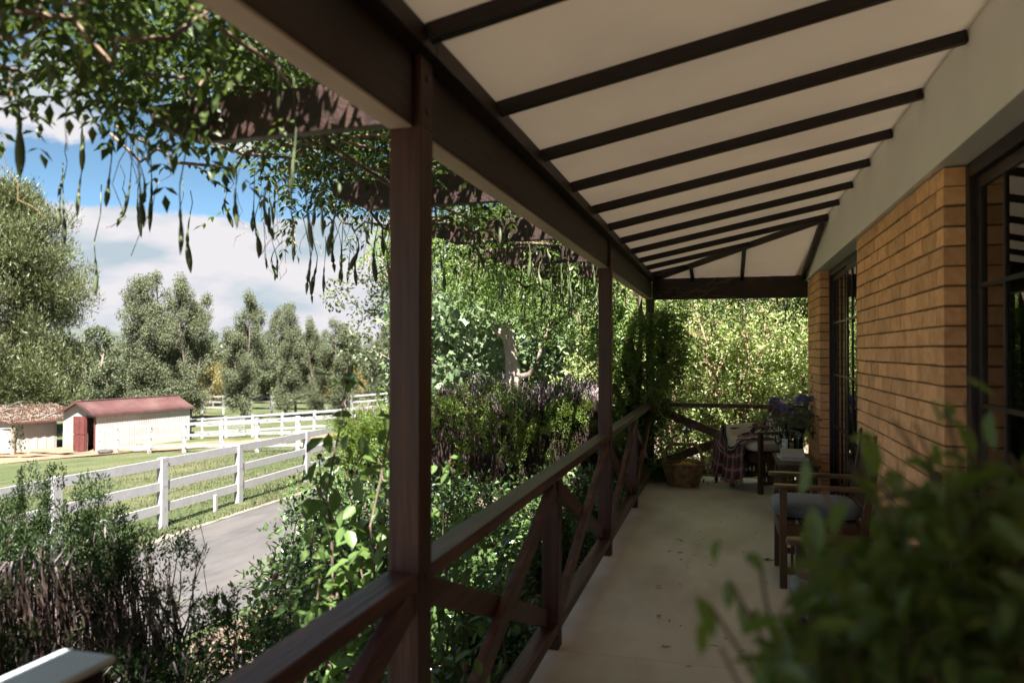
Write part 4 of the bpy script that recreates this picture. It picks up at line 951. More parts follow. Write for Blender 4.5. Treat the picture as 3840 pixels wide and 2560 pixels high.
# tufts standing up out of the dark hedge
r = rng(113)
def tuft(px, dp, ysrc, rad, n, label):
    x, y = at(px, dp); z = EYE+(1316-ysrc)/FPX*dp; t = thing('conifer_tuft', label, 'conifer', (x, y, ground_z(x,y)), group='green tufts above the dark hedge')
    b = MB(); b.tube(wander(r, (x+.1, y+.05, ground_z(x,y)), (x, y, z), 7, .025), [.02-.002*i for i in range(8)], 5); b.build('stem', TWIG, t)
    C = np.array([(x,y,z-.12)])+r.normal(0,1,(n,3))*np.array([rad*.5,rad*.5,rad*.6]); U = (C-np.array([x,y,z-.35]))*2+np.array([0,0,.5])
    P, D, Nn = spray_points(r, C, U, 130, .13); m = len(P); L_ = r.uniform(.012,.022,m); leaves('sprays', CONDK, t, P, D, Nn, L_, L_*.4)
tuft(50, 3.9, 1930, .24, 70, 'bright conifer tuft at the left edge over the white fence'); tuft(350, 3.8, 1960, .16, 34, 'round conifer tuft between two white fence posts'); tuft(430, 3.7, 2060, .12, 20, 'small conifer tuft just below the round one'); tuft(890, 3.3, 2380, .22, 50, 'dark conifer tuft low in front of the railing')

# ================================================================== glossy green shrubs beside the rail
GLOS = mat_leaf('glossy_shrub_leaves', [(.028,.056,.018),(.052,.10,.030),(.088,.145,.048),(.12,.16,.048)], rough=.26, trans=.25, spec=.65, sat_scale=2)
STEM = mat_noise('shrub_stems', (.07,.05,.035), (.15,.11,.085), 9, .85)
def shrub(seed, x, y, rx, ry, ztop, n, label, lsz=.048, mat=GLOS, name='glossy_shrub', group='glossy shrubs between the drive and the railing', aspect=.55):
    r = rng(seed); g = ground_z(x, y); t = thing(name, label, 'shrub', (x, y, g), group=group)
    b = MB(); C = []; Rr = []; H = ztop-g
    for k in range(26):
        a = r.uniform(0,6.28); q = math.sqrt(r.random()); e = (x+math.cos(a)*rx*q, y+math.sin(a)*ry*q, g+H*r.uniform(.55,1)*(1-.25*q*q)); pts = wander(r, (x+r.normal(0,rx*.25), y+r.normal(0,ry*.25), g-.03), e, 6, .03)
        b.tube(pts, [.013-.0015*i for i in range(7)], 4, cap=False)
        for j in (2,3,4,5,6):
            for m in range(2): f = np.array(pts[j])+r.normal(0,1,3)*np.array([rx*.22,ry*.22,.10]); C.append(tuple(f)); Rr.append(r.uniform(.08,.17))
    b.build('stem', STEM, t)
    P, d, idx = clump_points(r, np.array(C), np.array(Rr), n, .25, .85); L_ = r.uniform(.75,1.25,n)*lsz
    leaves('foliage', mat, t, P, unit(d*.7+rand_dirs(r,n)*.7+np.array([0,0,.35])), unit(rand_dirs(r,n)*.6+np.array([0,0,.9])), L_, L_*aspect, 'oval', fold=.15, droop=.1)
for i, a in enumerate(((-2.7, 5.1, .65, .8, .46, 7000, 'glossy shrub at the road edge left of the near post'), (-2.2, 3.6, .6, .6, .12, 4500, 'dark glossy shrub low behind the near handrail'), (-2.05, 5.7, .65, .7, .40, 5500, 'glossy shrub directly behind the near post'),
        (-1.45, 4.5, .42, .6, .05, 3600, 'glossy shrub seen through the rail before the middle baluster'), (-1.5, 6.5, .45, .8, .45, 4500, 'glossy shrub at the foot of the clipped hedge behind the rail'), (-1.4, 3.2, .4, .55, -.08, 3000, 'low glossy shrub through the nearest braces'),
        (-3.2, 6.7, .8, .75, .52, 6500, 'tall glossy shrub before the golden hedge end'), (-1.35, 7.9, .35, .7, .45, 3000, 'glossy shrub through the rail near the far post'), (-2.75, 2.9, .55, .5, -.15, 3200, 'low dark glossy shrub behind the bare hedge twigs'), (-1.6, 2.3, .4, .5, -.02, 2600, 'dark glossy shrub below the handrail at the bottom edge'),
        (-4.0, 7.3, .6, .6, .25, 4500, 'glossy shrub at the left foot of the golden hedge'))):
    shrub(120+i, *a)
# rose canes with larger leaves near the post
ROSEL = mat_leaf('rose_leaves', [(.06,.11,.03),(.11,.18,.055),(.17,.24,.085)], rough=.35, trans=.4, spec=.5, sat_scale=3)
HIPM = mat_plain('rose_hips', (.07,.03,.025), .6)
def rose_leaf(seed):
    r = rng(seed); V, k, F = leaf_verts(np.zeros((1,3)), np.array([[0,1.,0]]), np.array([[0,0,1.]]), [1.0], [.62], 'oval', .12, .16); me = soup('leaf', V, k, F); me.materials.append(ROSEL); return me
RLV = [rose_leaf(i) for i in range(2)]
def rose(seed, base, tips, label, lsz=.075):
    r = rng(seed); t = thing('rose_bush', label, 'rose bush', base, group='leggy rose bushes along the railing'); b = MB(); hips = []
    for tip in tips:
        pts = wander(r, base, tip, 9, .04); b.tube(pts, [.010-.0008*i for i in range(10)], 5)
        for j in range(3, 10):
            for m in range(6):
                p = np.array(pts[j])+r.normal(0,.045,3); o = link('leaf', RLV[m % 2], None, t)
                M = Matrix.Translation(Vector(p)) @ Matrix.Rotation(r.uniform(0,6.28),4,'Z') @ Matrix.Rotation(r.normal(-.5,.5),4,'X') @ Matrix.Rotation(r.normal(0,.4),4,'Y') @ Matrix.Scale(lsz*r.uniform(.7,1.25),4)
                o.matrix_basis = M
        hips.append(pts[-1])
    b.build('cane', STEM, t)
    for h in hips[::2]: q = MB(); q.soft((h[0],h[1],h[2]+.01), .012,.012,.014, 2.2, 8, 6); q.build('seed_hip', HIPM, t, smooth=True)
rose(140, (-1.35, 2.75, ground_z(-1.35,2.75)), [at(1300,3.3,1.36), at(1420,3.2,1.05), at(1200,3.4,1.02), at(1380,3.3,.82), at(1470,3.0,1.25), at(1350,3.1,.65)], 'tall leggy rose just left of the near post', .088)
rose(141, (-1.6, 2.5, ground_z(-1.6,2.5)), [at(1040,3.2,.55), at(1180,3.1,.72), at(1250,3.0,.52), at(1100,2.9,.35), at(1330,2.8,.45)], 'rose spray leaning over the handrail left of the near post')
rose(142, (-1.15, 3.3, ground_z(-1.15,3.3)), [at(1690,3.7,.95), at(1780,3.6,.75), at(1900,3.7,.62), at(1650,3.5,.62)], 'rose canes rising just right of the near post')
rose(143, (-1.05, 2.2, ground_z(-1.05,2.2)), [at(1750,2.35,.52), at(1850,2.4,.40), at(1680,2.3,.30), at(1780,2.4,.15), at(1900,2.5,.22)], 'dark rose leaves poking through the nearest braces', .07)
# dry twigs over the dark hedge
r = rng(150); b = MB()
for k in range(60):
    p = at(r.uniform(350,700), r.uniform(3.2,3.9), r.uniform(-.1,.2)); q = (p[0]+r.normal(0,.10), p[1]+r.normal(0,.05), p[2]+r.uniform(.15,.5)); w_ = wander(r, p, q, 5, .014); b.tube(w_, [.006-.0009*i for i in range(6)], 4)
    for m in range(4): e = np.array(w_[int(r.integers(2,6))]); b.tube([tuple(e), tuple(e+r.normal(0,1,3)*np.array([.06,.04,.05])+np.array([0,0,.05]))], .0018, 3)
tag(b.build('bare_twig_bush', TWIG), 'spiky bare twigs silhouetted against the driveway', 'shrub')
# ================================================================== grass
GRASS = mat_leaf('grass_blades', [(.034,.051,.016),(.058,.072,.028),(.09,.09,.043)], rough=.6, trans=.3, sat_scale=.5, clump=.5)
r = rng(160); n = 70000; Y = 3 + 30*r.random(n)**1.3; X = -8.95 - 13*r.random(n)**1.6 - .05*np.maximum(0, Y-10)
P = np.stack([X, Y, np.array([ground_z(x, y) for x, y in zip(X, Y)])], 1); L_ = r.uniform(.03,.085,n); L_[:4000] *= 1.8
o = leaves('paddock_grass', GRASS, None, P, unit(rand_dirs(r,n)*.6+np.array([0,0,1.])), rand_dirs(r,n), L_, L_*.22+.004, 'needle', droop=.2); tag(o, 'short green grass of the paddock beyond the white fence', 'grass', kind='stuff')
# leaf litter on the bed
r = rng(161); n = 5000; X = r.uniform(-4.8,-1.0,n); Y = r.uniform(1.5,10,n); P = np.stack([X,Y,np.array([ground_z(x,y)+.06 for x,y in zip(X,Y)])],1); L_ = r.uniform(.03,.07,n)
BEDL = mat_leaf('dry_bed_leaves', [(.16,.09,.06),(.30,.20,.15),(.40,.30,.24)], trans=.1)
o = leaves('fallen_bed_leaves', BEDL, None, P, rand_dirs(r,n)*np.array([1,1,.2]), np.array([0,0,1.])+rand_dirs(r,n)*.4, L_, L_*.5, 'oval'); tag(o, 'dry fallen leaves over the garden mulch', 'leaf litter', kind='stuff')

# ================================================================== potted plant close to the lens at lower right
POTL = mat_leaf('potted_plant_leaves', [(.030,.062,.014),(.070,.125,.028),(.13,.20,.058)], rough=.33, trans=.38, spec=.5, sat_scale=4); TERRA = mat_noise('terracotta', (.30,.13,.08), (.40,.19,.12), 8, .8)
pp = thing('potted_shrub', 'blurred leafy potted shrub close to the lens at lower right', 'potted plant', (.42, .85, 0))
b = MB(); b.lathe([(.15,0),(.17,.02),(.22,.36),(.24,.37),(.24,.42),(.21,.42),(.20,.37),(.0,.36)], (.42,.85,0), 28); b.build('pot', TERRA, pp, smooth=True)
V, k, F = leaf_verts(np.zeros((1,3)), np.array([[0,1.,0]]), np.array([[0,0,1.]]), [1.0], [.46], 'oval', .10, .22); me = soup('leaf', V, k, F); me.materials.append(mat_leaf('lit_potted_leaves', [(.065,.13,.026),(.12,.205,.05),(.21,.31,.10)], rough=.3, trans=.42, spec=.5, sat_scale=4))  # outer leaves use a brighter copy, light put into their colour
r = rng(170); b = MB(); tips = []
SIL = [(2660,2260,1.06),(2740,2180,1.08),(2700,2420,1.02),(2850,2120,1.10),(2930,2280,1.0),(2880,2480,1.0),(3040,1960,1.1),(3090,1830,1.12),(3130,2150,1.05),(3180,1730,1.15),(3240,1680,1.15),(3290,1900,1.1),(3350,1570,1.2),(3430,1580,1.2),(3420,1800,1.15),(3540,1520,1.2),(3620,1500,1.22),(3700,1620,1.2),(3560,1750,1.15),(3780,1700,1.2),(3650,1950,1.1),(3300,2100,1.0),(3500,2150,1.0),(3200,2380,.95),(3400,2420,.95),(3700,2300,1.0),(3820,2050,1.1),(3080,2420,.95),(3600,2480,.95),(3000,2120,1.05)]
lp = []
for (sx, sy, dp) in SIL:
    dp *= .78
    tip = np.array(at(sx, dp, EYE+(1316-sy)/FPX*dp)); pts = wander(r, (.42+r.normal(0,.06), .85+r.normal(0,.05), .38), tuple(tip), 10, .02); b.tube(pts, [.006-.0004*i for i in range(11)], 5)
    for j in range(5, 11):
        for m in range(2): lp.append((np.array(pts[j])+r.normal(0,.025,3), .043*r.uniform(.75,1.25)))
b.build('stem', STEM, pp)
for k in range(300):
    p, s = lp[k % len(lp)]
    o = link('leaf', me, None, pp); o.matrix_basis = Matrix.Translation(Vector(p)) @ Matrix.Rotation(r.uniform(0,6.28),4,'Z') @ Matrix.Rotation(r.normal(-.7,.5),4,'X') @ Matrix.Rotation(r.normal(0,.4),4,'Y') @ Matrix.Scale(float(s),4)
n = 1150; sx = r.uniform(2880, 4000, n); lim = np.interp(sx, [2880,2960,3100,3250,3400,3600,4000], [2480,2380,2120,1950,1830,1760,1700]); sy = lim + (2900-lim)*r.random(n)**.9; dp = r.uniform(.68,.95,n)
C = np.array([at(a, d, EYE+(1316-b_)/FPX*d) for a, b_, d in zip(sx, sy, dp)]); L_ = r.uniform(.03,.05,n)
o = leaves('inner_foliage', POTL, pp, C, unit(rand_dirs(r,n)+np.array([0,0,-.3])), unit(rand_dirs(r,n)*.7+np.array([0,0,.7])), L_, L_*.46, 'oval'); tag(o, kind='stuff')
# ================================================================== veranda furniture
def arm_outline(l=.56, w=.085):
    """plan of a chair arm: rounded swelling front at -x, slimmer waist"""
    pts = []
    prof = [(-.5,0),(-.495,.26),(-.47,.42),(-.43,.5),(-.36,.5),(-.28,.43),(-.15,.36),(.1,.35),(.3,.4),(.5,.42)]
    up = [(x*l, y*w) for x, y in prof]; return [(x, -y) for x, y in up] + [(x, y) for x, y in reversed(up[1:])]
def armchair(loc, rz, label, name='armchair', W=.60):
    t = thing(name, label, 'armchair', loc, rz, 'slatted timber armchairs along the wall'); D = .26; H = .64
    for s in (-1, 1):
        y = s*(W/2-.035)
        b = MB(); b.box(-D, -D+.045, y-.024, y+.024, 0, H-.012); b.build('front_leg', W_CHAIR, t, bevel=.004, local=True)
        b = MB(); b.bar((D-.02, y, 0), (D-.02, y, .45), .045, .045, up=(0,1,0)); b.bar((D-.02, y, .44), (D+.055, y, .90), .045, .045, up=(0,1,0)); P_ = b.build('back_post', W_CHAIR, t, bevel=.004, local=True)
        b = MB(); b.lathe([(.012,0),(.026,.012),(.015,.03),(.024,.045),(.027,.062),(.018,.078),(.003,.085)], (D+.055, y, .90), 12); b.build('finial', W_CHAIR, P_, smooth=True, local=True)
        b = MB(); b.prism([(x-.02, yy+y) for x, yy in arm_outline()], H-.012, H+.016); b.build('armrest', W_ARM, t, bevel=.008, local=True)
        b = MB(); b.box(-D+.046, D-.045, y-.018, y+.018, .33, .41); b.build('side_rail', W_CHAIR, t, bevel=.003, local=True)
        b = MB(); b.box(-D+.046, D-.045, y-.014, y+.014, .09, .13); b.build('stretcher', W_CHAIR, t, bevel=.003, local=True)
        for k in range(8): xx = -D+.075+k*.05; b = MB(); b.box(xx-.009, xx+.009, y-.006, y+.006, .131, .329); b.build('side_slat', W_CHAIR, t, local=True)
    b = MB(); b.box(-D-.004, -D+.030, -W/2+.061, W/2-.061, .32, .41); b.build('front_rail', W_CHAIR, t, bevel=.003, local=True)
    b = MB(); b.box(D-.04, D-.005, -W/2+.06, W/2-.06, .33, .40); b.build('back_rail', W_CHAIR, t, bevel=.003, local=True)
    for k in range(6): xx = -D+.07+k*.072; b = MB(); b.box(xx-.028, xx+.028, -W/2+.055, W/2-.055, .411, .427); b.build('seat_slat', W_CHAIR, t, local=True)
    b = MB(); b.box(D+.035, D+.062, -W/2+.06, W/2-.06, .80, .89); b.build('top_rail', W_CHAIR, t, bevel=.004, local=True)
    b = MB(); b.box(D-.022, D+.004, -W/2+.06, W/2-.06, .47, .52); b.build('lower_back_rail', W_CHAIR, t, bevel=.003, local=True)
    for k in range(9): yy = -W/2+.09+k*(W-.18)/8; b = MB(); b.bar((D-.008, yy, .50), (D+.047, yy, .82), .012, .028, up=(0,1,0)); b.build('back_slat', W_CHAIR, t, local=True)
    return t
CUSHB = mat_noise('blue_grey_cushion', (.11,.14,.17), (.16,.19,.225), 30, .85, bump=.25, bscale=220, sheen=.3); CUSHC = mat_noise('cream_cushion', (.58,.53,.45), (.68,.63,.55), 12, .9, bump=.3, bscale=160, sheen=.2)
def cushion(loc, rz, mat, label, a=.27, b_=.235, h=.05, name='seat_cushion'):
    t = thing(name, label, 'cushion', loc, rz); m = MB(); m.soft((0,0,h), a, b_, h, 6, 36, 12)
    m.v = [(x, y, z + .012*(1-(x/a)**2)*(1-(y/b_)**2)*(1 if z > h else 0)) for x, y, z in m.v]
    o = m.build('cushion_cover', mat, t, smooth=True, local=True)
    pts = []
    for k in range(41):
        q = 2*math.pi*k/40; f = lambda v: math.copysign(abs(v)**(2/6), v); pts.append((a*1.004*f(math.cos(q)), b_*1.004*f(math.sin(q)), h))
    m = MB(); m.tube(pts, .005, 5, cap=False); m.build('piping', mat, t, smooth=True, local=True)
    return t
c1 = armchair((.43, 8.80, 0), R(32), 'timber armchair set diagonally in the far corner under a draped throw')
cushion((.42, 8.79, .428), R(32), CUSHC, 'cream seat cushion on the corner armchair')
c2 = armchair((.60, 5.42, 0), 0, 'timber armchair with blue grey cushion beside the side table'); cushion((.575, 5.42, .428), 0, CUSHB, 'blue grey seat cushion on the middle armchair')
c3 = armchair((.57, 3.42, 0), 0, 'nearest timber armchair half hidden by the potted shrub'); cushion((.545, 3.42, .428), 0, CUSHB, 'blue grey seat cushion on the nearest armchair')
# ------------------------------------------------------------------ side tables
def side_table(x0, x1, y0, y1, h, label):
    t = thing('side_table', label, 'table', ((x0+x1)/2, (y0+y1)/2, 0), group='slatted side tables')
    b = MB(); b.box(x0, x1, y0, y1, h-.028, h); b.build('tabletop', W_CHAIR, t, bevel=.006)
    b = MB(); b.box(x0+.05, x1-.05, y0+.05, y1-.05, h+.0005, h+.003); b.build('top_panel', W_CHAIR, t, bevel=.001)
    b = MB(); b.box(x0+.02, x1-.02, y0+.02, y1-.02, h-.085, h-.029); b.build('apron', W_CHAIR, t, bevel=.003)
    for x in (x0+.03, x1-.075):
        for y in (y0+.03, y1-.075): b = MB(); b.box(x, x+.045, y, y+.045, 0, h-.086); b.build('leg', W_CHAIR, t, bevel=.003)
    for y in (y0+.04, y1-.06): b = MB(); b.box(x0+.08, x1-.08, y, y+.02, .08, .12); b.build('stretcher', W_CHAIR, t)
    for y in (y0+.05, y1-.05):
        n = 6
        for k in range(n): x = x0+.1+(x1-x0-.2)*k/(n-1); b = MB(); b.box(x-.008, x+.008, y-.005, y+.005, .121, h-.086); b.build('slat', W_CHAIR, t)
    for k in range(13):
        y = y0+.11+(y1-y0-.22)*k/12; b = MB(); b.box(x0+.045, x0+.055, y-.008, y+.008, .05, h-.086); b.build('slat', W_CHAIR, t)
    return t
TH = .47
side_table(.475, .845, 7.38, 8.28, TH, 'dark slatted side table carrying books, bottle and flowers')
side_table(.42, .80, 4.06, 4.70, .46, 'dark slatted side table between the two nearer armchairs')
# ------------------------------------------------------------------ things on the table
PAGE = mat_noise('book_pages', (.60,.56,.50), (.70,.66,.60), 40, .9, (1,1,30)); CREAMC = mat_plain('cream_book_cover', (.62,.57,.48), .6); BLUEC = mat_plain('pale_blue_book_cover', (.52,.55,.62), .5)
def book(x0, x1, y0, y1, z, h, cov, label, rz=0):
    c = ((x0+x1)/2, (y0+y1)/2, z); t = thing('book', label, 'book', c, R(rz)); a, b_ = (x1-x0)/2, (y1-y0)/2; e = .003
    for zz in (0, h-e): m = MB(); m.box(-a, a, -b_, b_, zz+.0003, zz+e); m.build('cover', cov, t, local=True, bevel=.001)
    m = MB(); m.box(a-e, a, -b_, b_, e+.0005, h-e-.0003); m.build('spine', cov, t, local=True)
    m = MB(); m.box(-a+.004, a-e-.0005, -b_+.004, b_-.004, e+.0006, h-e-.0004); m.build('page_block', PAGE, t, local=True)
book(.505, .755, 7.62, 7.95, TH+.0035, .028, BLUEC, 'thin pale blue book under the thick one', 4); book(.520, .735, 7.66, 7.90, TH+.0325, .055, CREAMC, 'thick cream book on top of the thin pale one', -3)
BOTG = mat_plain('dark_wine_bottle', (.008,.012,.008), .06, .7); LABW = mat_noise('bottle_label', (.66,.66,.68), (.74,.74,.76), 30, .7); MAROON = mat_plain('maroon_seal', (.14,.02,.03), .5); FOIL = mat_plain('black_capsule', (.012,.012,.014), .35); GOLD = mat_plain('gold_strip', (.45,.33,.14), .4, metal=.5)
bx, by = .590, 8.05
bt = thing('wine_bottle', 'dark wine bottle with white label standing behind the books', 'bottle', (bx, by, TH+.003))
m = MB(); m.lathe([(.001,.004),(.034,.0),(.0375,.006),(.0375,.185),(.034,.205),(.022,.228),(.0155,.245),(.0145,.30),(.0165,.301),(.0165,.312),(.001,.313)], (0,0,0), 28); m.build('glass_body', BOTG, bt, smooth=True, local=True)
def patch(r0, a0, a1, z0, z1, n=14):
    m = MB()
    for i in range(n+1): a = a0+(a1-a0)*i/n; m.v += [(r0*math.cos(a), r0*math.sin(a), z0), (r0*math.cos(a), r0*math.sin(a), z1)]
    m.f = [(2*i, 2*i+2, 2*i+3, 2*i+1) for i in range(n)]; return m
fc = math.atan2(-by, -bx)
patch(.0381, fc-1.1, fc+.6, .045, .165).build('label', LABW, bt, local=True)
m = MB(); cc = fc-.55; vs = [(.0386*math.cos(cc+.26*math.cos(k*.5236)), .0386*math.sin(cc+.26*math.cos(k*.5236)), .138+.0105*math.sin(k*.5236)) for k in range(12)]; m.add(vs, [tuple(range(12))]); m.build('maroon_seal', MAROON, bt, local=True)
patch(.0386, fc-1.05, fc-.3, .084, .098, 6).build('gold_strip', GOLD, bt, local=True)
m = MB(); m.lathe([(.0150,.262),(.0152,.30),(.0172,.3005),(.0172,.3135),(.001,.314)], (0,0,0), 20); m.build('capsule', FOIL, bt, smooth=True, local=True)
CLEAR = mat_glass('clear_glass', (.93,.95,.95), refl=1.8); WINE = mat_plain('white_wine', (.30,.22,.06), .1)
gl = thing('wine_glass', 'stemmed wine glass left of the bottle', 'glass', (.520, 8.06, TH+.003))
m = MB(); m.lathe([(.033,0),(.033,.002),(.006,.006),(.0035,.012),(.0035,.085),(.012,.095),(.031,.125),(.036,.15),(.034,.18),(.029,.21),(.0283,.21),(.0333,.18),(.0353,.15),(.030,.126),(.001,.098)], (0,0,0), 28); m.build('bowl_and_stem', CLEAR, gl, smooth=True, local=True)
vz = thing('glass_vase', 'tall clear glass vase behind the bottle', 'vase', (.715, 8.12, TH+.003))
m = MB(); m.lathe([(.05,0),(.055,.004),(.045,.10),(.052,.20),(.075,.27),(.073,.27),(.0495,.20),(.0425,.10),(.045,.012),(.001,.011)], (0,0,0), 32); m.build('vase_glass', CLEAR, vz, smooth=True, local=True)
WATER = mat_glass('vase_water', (.75,.80,.72), refl=1.2); m = MB(); m.lathe([(.001,.013),(.044,.014),(.0415,.10),(.045,.155),(.001,.155)], (0,0,0), 24); m.build('water', WATER, vz, smooth=True, local=True)
AGAP = mat_leaf('agapanthus_petals', [(.16,.14,.48),(.26,.23,.64),(.38,.36,.78)], trans=.35, sat_scale=8); AGAW = mat_leaf('white_petals', [(.52,.52,.50),(.66,.66,.64)], trans=.3); FST = mat_leaf('flower_stems', [(.06,.10,.03),(.10,.15,.05)], trans=.1); GUM = mat_leaf('grey_green_leaves', [(.07,.10,.06),(.13,.17,.10),(.20,.23,.16)], trans=.3, sat_scale=5)
bq = thing('flower_bouquet', 'bunch of blue agapanthus with one white head and green sprigs in the vase', 'flowers', (.715, 8.12, TH+.02)); r = rng(200); st = MB()
base = np.array([.715, 8.12, TH+.02])
HEADS = [(2905,1508,0),(2950,1535,0),(3000,1510,0),(3045,1500,0),(3065,1530,0),(2990,1560,0),(3030,1555,0),(2958,1498,1),(3010,1495,0),(2925,1530,0)]
for i, (sx, sy, wh) in enumerate(HEADS):
    dp = 8.05 + .10*math.sin(i*2.1); h = np.array(at(sx, dp, EYE+(1316-sy)/FPX*dp)); st.tube(wander(r, tuple(base+r.normal(0,.012,3)*np.array([1,1,0])), tuple(h), 6, .010), .0035, 4)
    n = 46; d = rand_dirs(r, n); d[:,2] = np.abs(d[:,2])*.9-.15; P = h+d*.022
    Vv, kk, FF = [], 6, None
    Pp = np.repeat(P+d*.02, 4, 0); Dd = unit(np.repeat(d, 4, 0)+rand_dirs(r, n*4)*.55); nn = n*4
    leaves('flower_head', AGAW if wh else AGAP, bq, Pp, Dd, rand_dirs(r, nn), r.uniform(.024,.04,nn), r.uniform(.009,.013,nn), 'diamond', fold=.1)
    for q in range(0, n, 2): st.tube([tuple(h), tuple(P[q]+d[q]*.022)], .001, 3, cap=False)
SPR = [(3050,1410),(3080,1440),(3020,1430),(2885,1490),(2870,1560),(2860,1600),(3090,1540),(3075,1590),(2940,1600),(2900,1585),(3060,1620),(2985,1620),(2920,1640)]
for i, (sx, sy) in enumerate(SPR):
    dp = 8.0+.15*math.cos(i); h = np.array(at(sx, dp, EYE+(1316-sy)/FPX*dp)); mid = base+np.array([0,0,.3]); pts = wander(r, tuple(base if sy < 1500 else mid), tuple(h), 8, .015); st.tube(pts, .002, 4)
    n = 34; j = r.integers(4, 9, n); P = np.array(pts)[j]+r.normal(0,.012,(n,3)); L_ = r.uniform(.03,.055,n); leaves('sprig_leaves', GUM, bq, P, rand_dirs(r,n), rand_dirs(r,n)+np.array([0,0,.6]), L_, L_*.4, 'oval')
n = 160; P = base+np.array([0,0,.34])+r.normal(0,1,(n,3))*np.array([.07,.07,.055]); L_ = r.uniform(.04,.08,n); leaves('collar_leaves', GUM, bq, P, rand_dirs(r,n)+np.array([0,0,.1]), rand_dirs(r,n), L_, L_*.3, 'oval')
st.build('stem', FST, bq)
# ------------------------------------------------------------------ wicker basket with fruit
WICK = mat_noise('wicker_cane', (.24,.145,.07), (.46,.31,.17), 18, .6, objrand=0, bump=.2, bscale=80, c3=(.16,.09,.05), s3=12); bkx, bky = -.44, 8.72
bk = thing('wicker_basket', 'oval brown wicker basket with a hooped handle at the far corner', 'basket', (bkx, bky, 0)); r = rng(210)
sx_, sy_ = 1.0, .80; rad = lambda z: .155+.065*(z/.25)**.8
m = MB()
for row in range(24):
    z = .012+row*.0098; pts = []
    for k in range(73):
        a = 2*math.pi*k/72; w_ = .006*math.cos(math.pi*(k/72*36+row)); rr = rad(z)+w_; pts.append((math.cos(a)*rr*sx_, math.sin(a)*rr*sy_, z+.0012*math.sin(a*5+row)))
    m.tube(pts, .0056, 4, cap=False)
m.build('woven_side', WICK, bk, smooth=True, local=True)
m = MB()
for k in range(36): a = 2*math.pi*k/36; m.tube([(math.cos(a)*rad(z)*sx_, math.sin(a)*rad(z)*sy_, z) for z in (.005,.12,.25)], .0045, 4)
m.build('stakes', WICK, bk, local=True)
m = MB()
for s in range(3):
    pts = []
    for k in range(97): a = 2*math.pi*k/96; q = a*26+s*2.09; rr = .224+.009*math.cos(q); pts.append((math.cos(a)*rr*sx_, math.sin(a)*rr*sy_, .252+.009*math.sin(q)))
    m.tube(pts, .0085, 5, cap=False)
m.build('plaited_rim', WICK, bk, smooth=True, local=True)
m = MB(); m.lathe([(.001,.004),(.15,.004),(.152,.012),(.001,.014)], (0,0,0), 30, sx_, sy_); m.build('base', WICK, bk, local=True)
for off in (0,):
    m = MB(); hp = []
    for k in range(25):
        q = k/24; a = math.pi*q; hp.append((math.cos(a)*.205*(abs(math.cos(a))**-.25 if abs(math.cos(a)) > .05 else 1)*min(1, 1), .02*math.sin(a), .25+.215*min(1, math.sin(a)*1.25)**.8))
    m.tube(hp, .017, 8); m.build('handle', WICK, bk, smooth=True, local=True)
    m = MB()
    for k in range(60):
        q = .02+.96*k/59*.999; i = min(23, int(q*24)); p = Vector(hp[i]).lerp(Vector(hp[i+1]), q*24-i); t_ = (Vector(hp[i+1])-Vector(hp[i])).normalized(); s1_ = t_.cross(Vector((0,1,0))).normalized(); s2_ = Vector((0,1,0))
        m.tube([p+(s1_*math.cos(c)+s2_*math.sin(c))*.0185+t_*c*.0008 for c in [j*.785 for j in range(9)]], .0032, 3, cap=False)
    m.build('handle_wrap', WICK, bk, local=True)
ORNG = mat_noise('orange_skin', (.62,.25,.04), (.74,.34,.07), 10, .42, spec=.5, bump=.1, bscale=90, objrand=.15); PUMP = mat_noise('pumpkin_skin', (.66,.28,.03), (.75,.40,.06), 6, .4, spec=.5)
FR = [(-.10,-.05,.17,.042),(-.06,.06,.17,.04),(-.14,.03,.165,.038),(.13,-.02,.18,.042),(.10,.07,.175,.04),(-.03,-.10,.17,.038),(.16,.05,.17,.036)]
for i, (x, y, z, q) in enumerate(FR):
    m = MB(); m.soft((0,0,0), q, q, q*.92, 2.05, 18, 12); o = m.build('orange', ORNG, smooth=True); o.location = (bkx+x, bky+y, z+.035)
    tag(o, ['orange at the left front inside the basket','orange behind the pumpkin in the basket','leftmost orange in the basket','orange right of the handle foot in the basket','orange at the back right in the basket','orange at the front of the basket','rightmost orange in the basket'][i], 'fruit', 'oranges in the wicker basket')
m = MB(); n = 32
for i in range(13):
    ph = -math.pi/2+math.pi*i/12
    for k in range(n): a = 2*math.pi*k/n; rr = .075*math.cos(ph)*(1-.10*(1-abs(math.cos(4*a)))); m.v.append((rr*math.cos(a), rr*math.sin(a), .052*math.sin(ph)-.012*max(0,math.sin(ph))**6))
m.f = [(i*n+k, i*n+(k+1)%n, (i+1)*n+(k+1)%n, (i+1)*n+k) for i in range(12) for k in range(n)]
pk = thing('small_pumpkin', 'ribbed orange pumpkin in the middle of the basket', 'pumpkin', (bkx+.03, bky-.01, .235)); m.build('pumpkin_body', PUMP, pk, smooth=True, local=True); m = MB(); m.tube([(0,0,.035),(.004,0,.06),(.012,.004,.072)], [.012,.008,.009], 6); m.build('stalk', VINEB, pk, local=True)
# filler bowl so the fruit rests on something: folded brown cloth in the basket
m = MB(); m.soft((bkx, bky, .115), .17, .135, .09, 2.6, 28, 8); o = m.build('brown_cloth', mat_noise('brown_liner', (.12,.07,.045), (.18,.11,.07), 10, .9), smooth=True); tag(o, 'brown cloth bundle under the fruit in the basket', 'cloth')
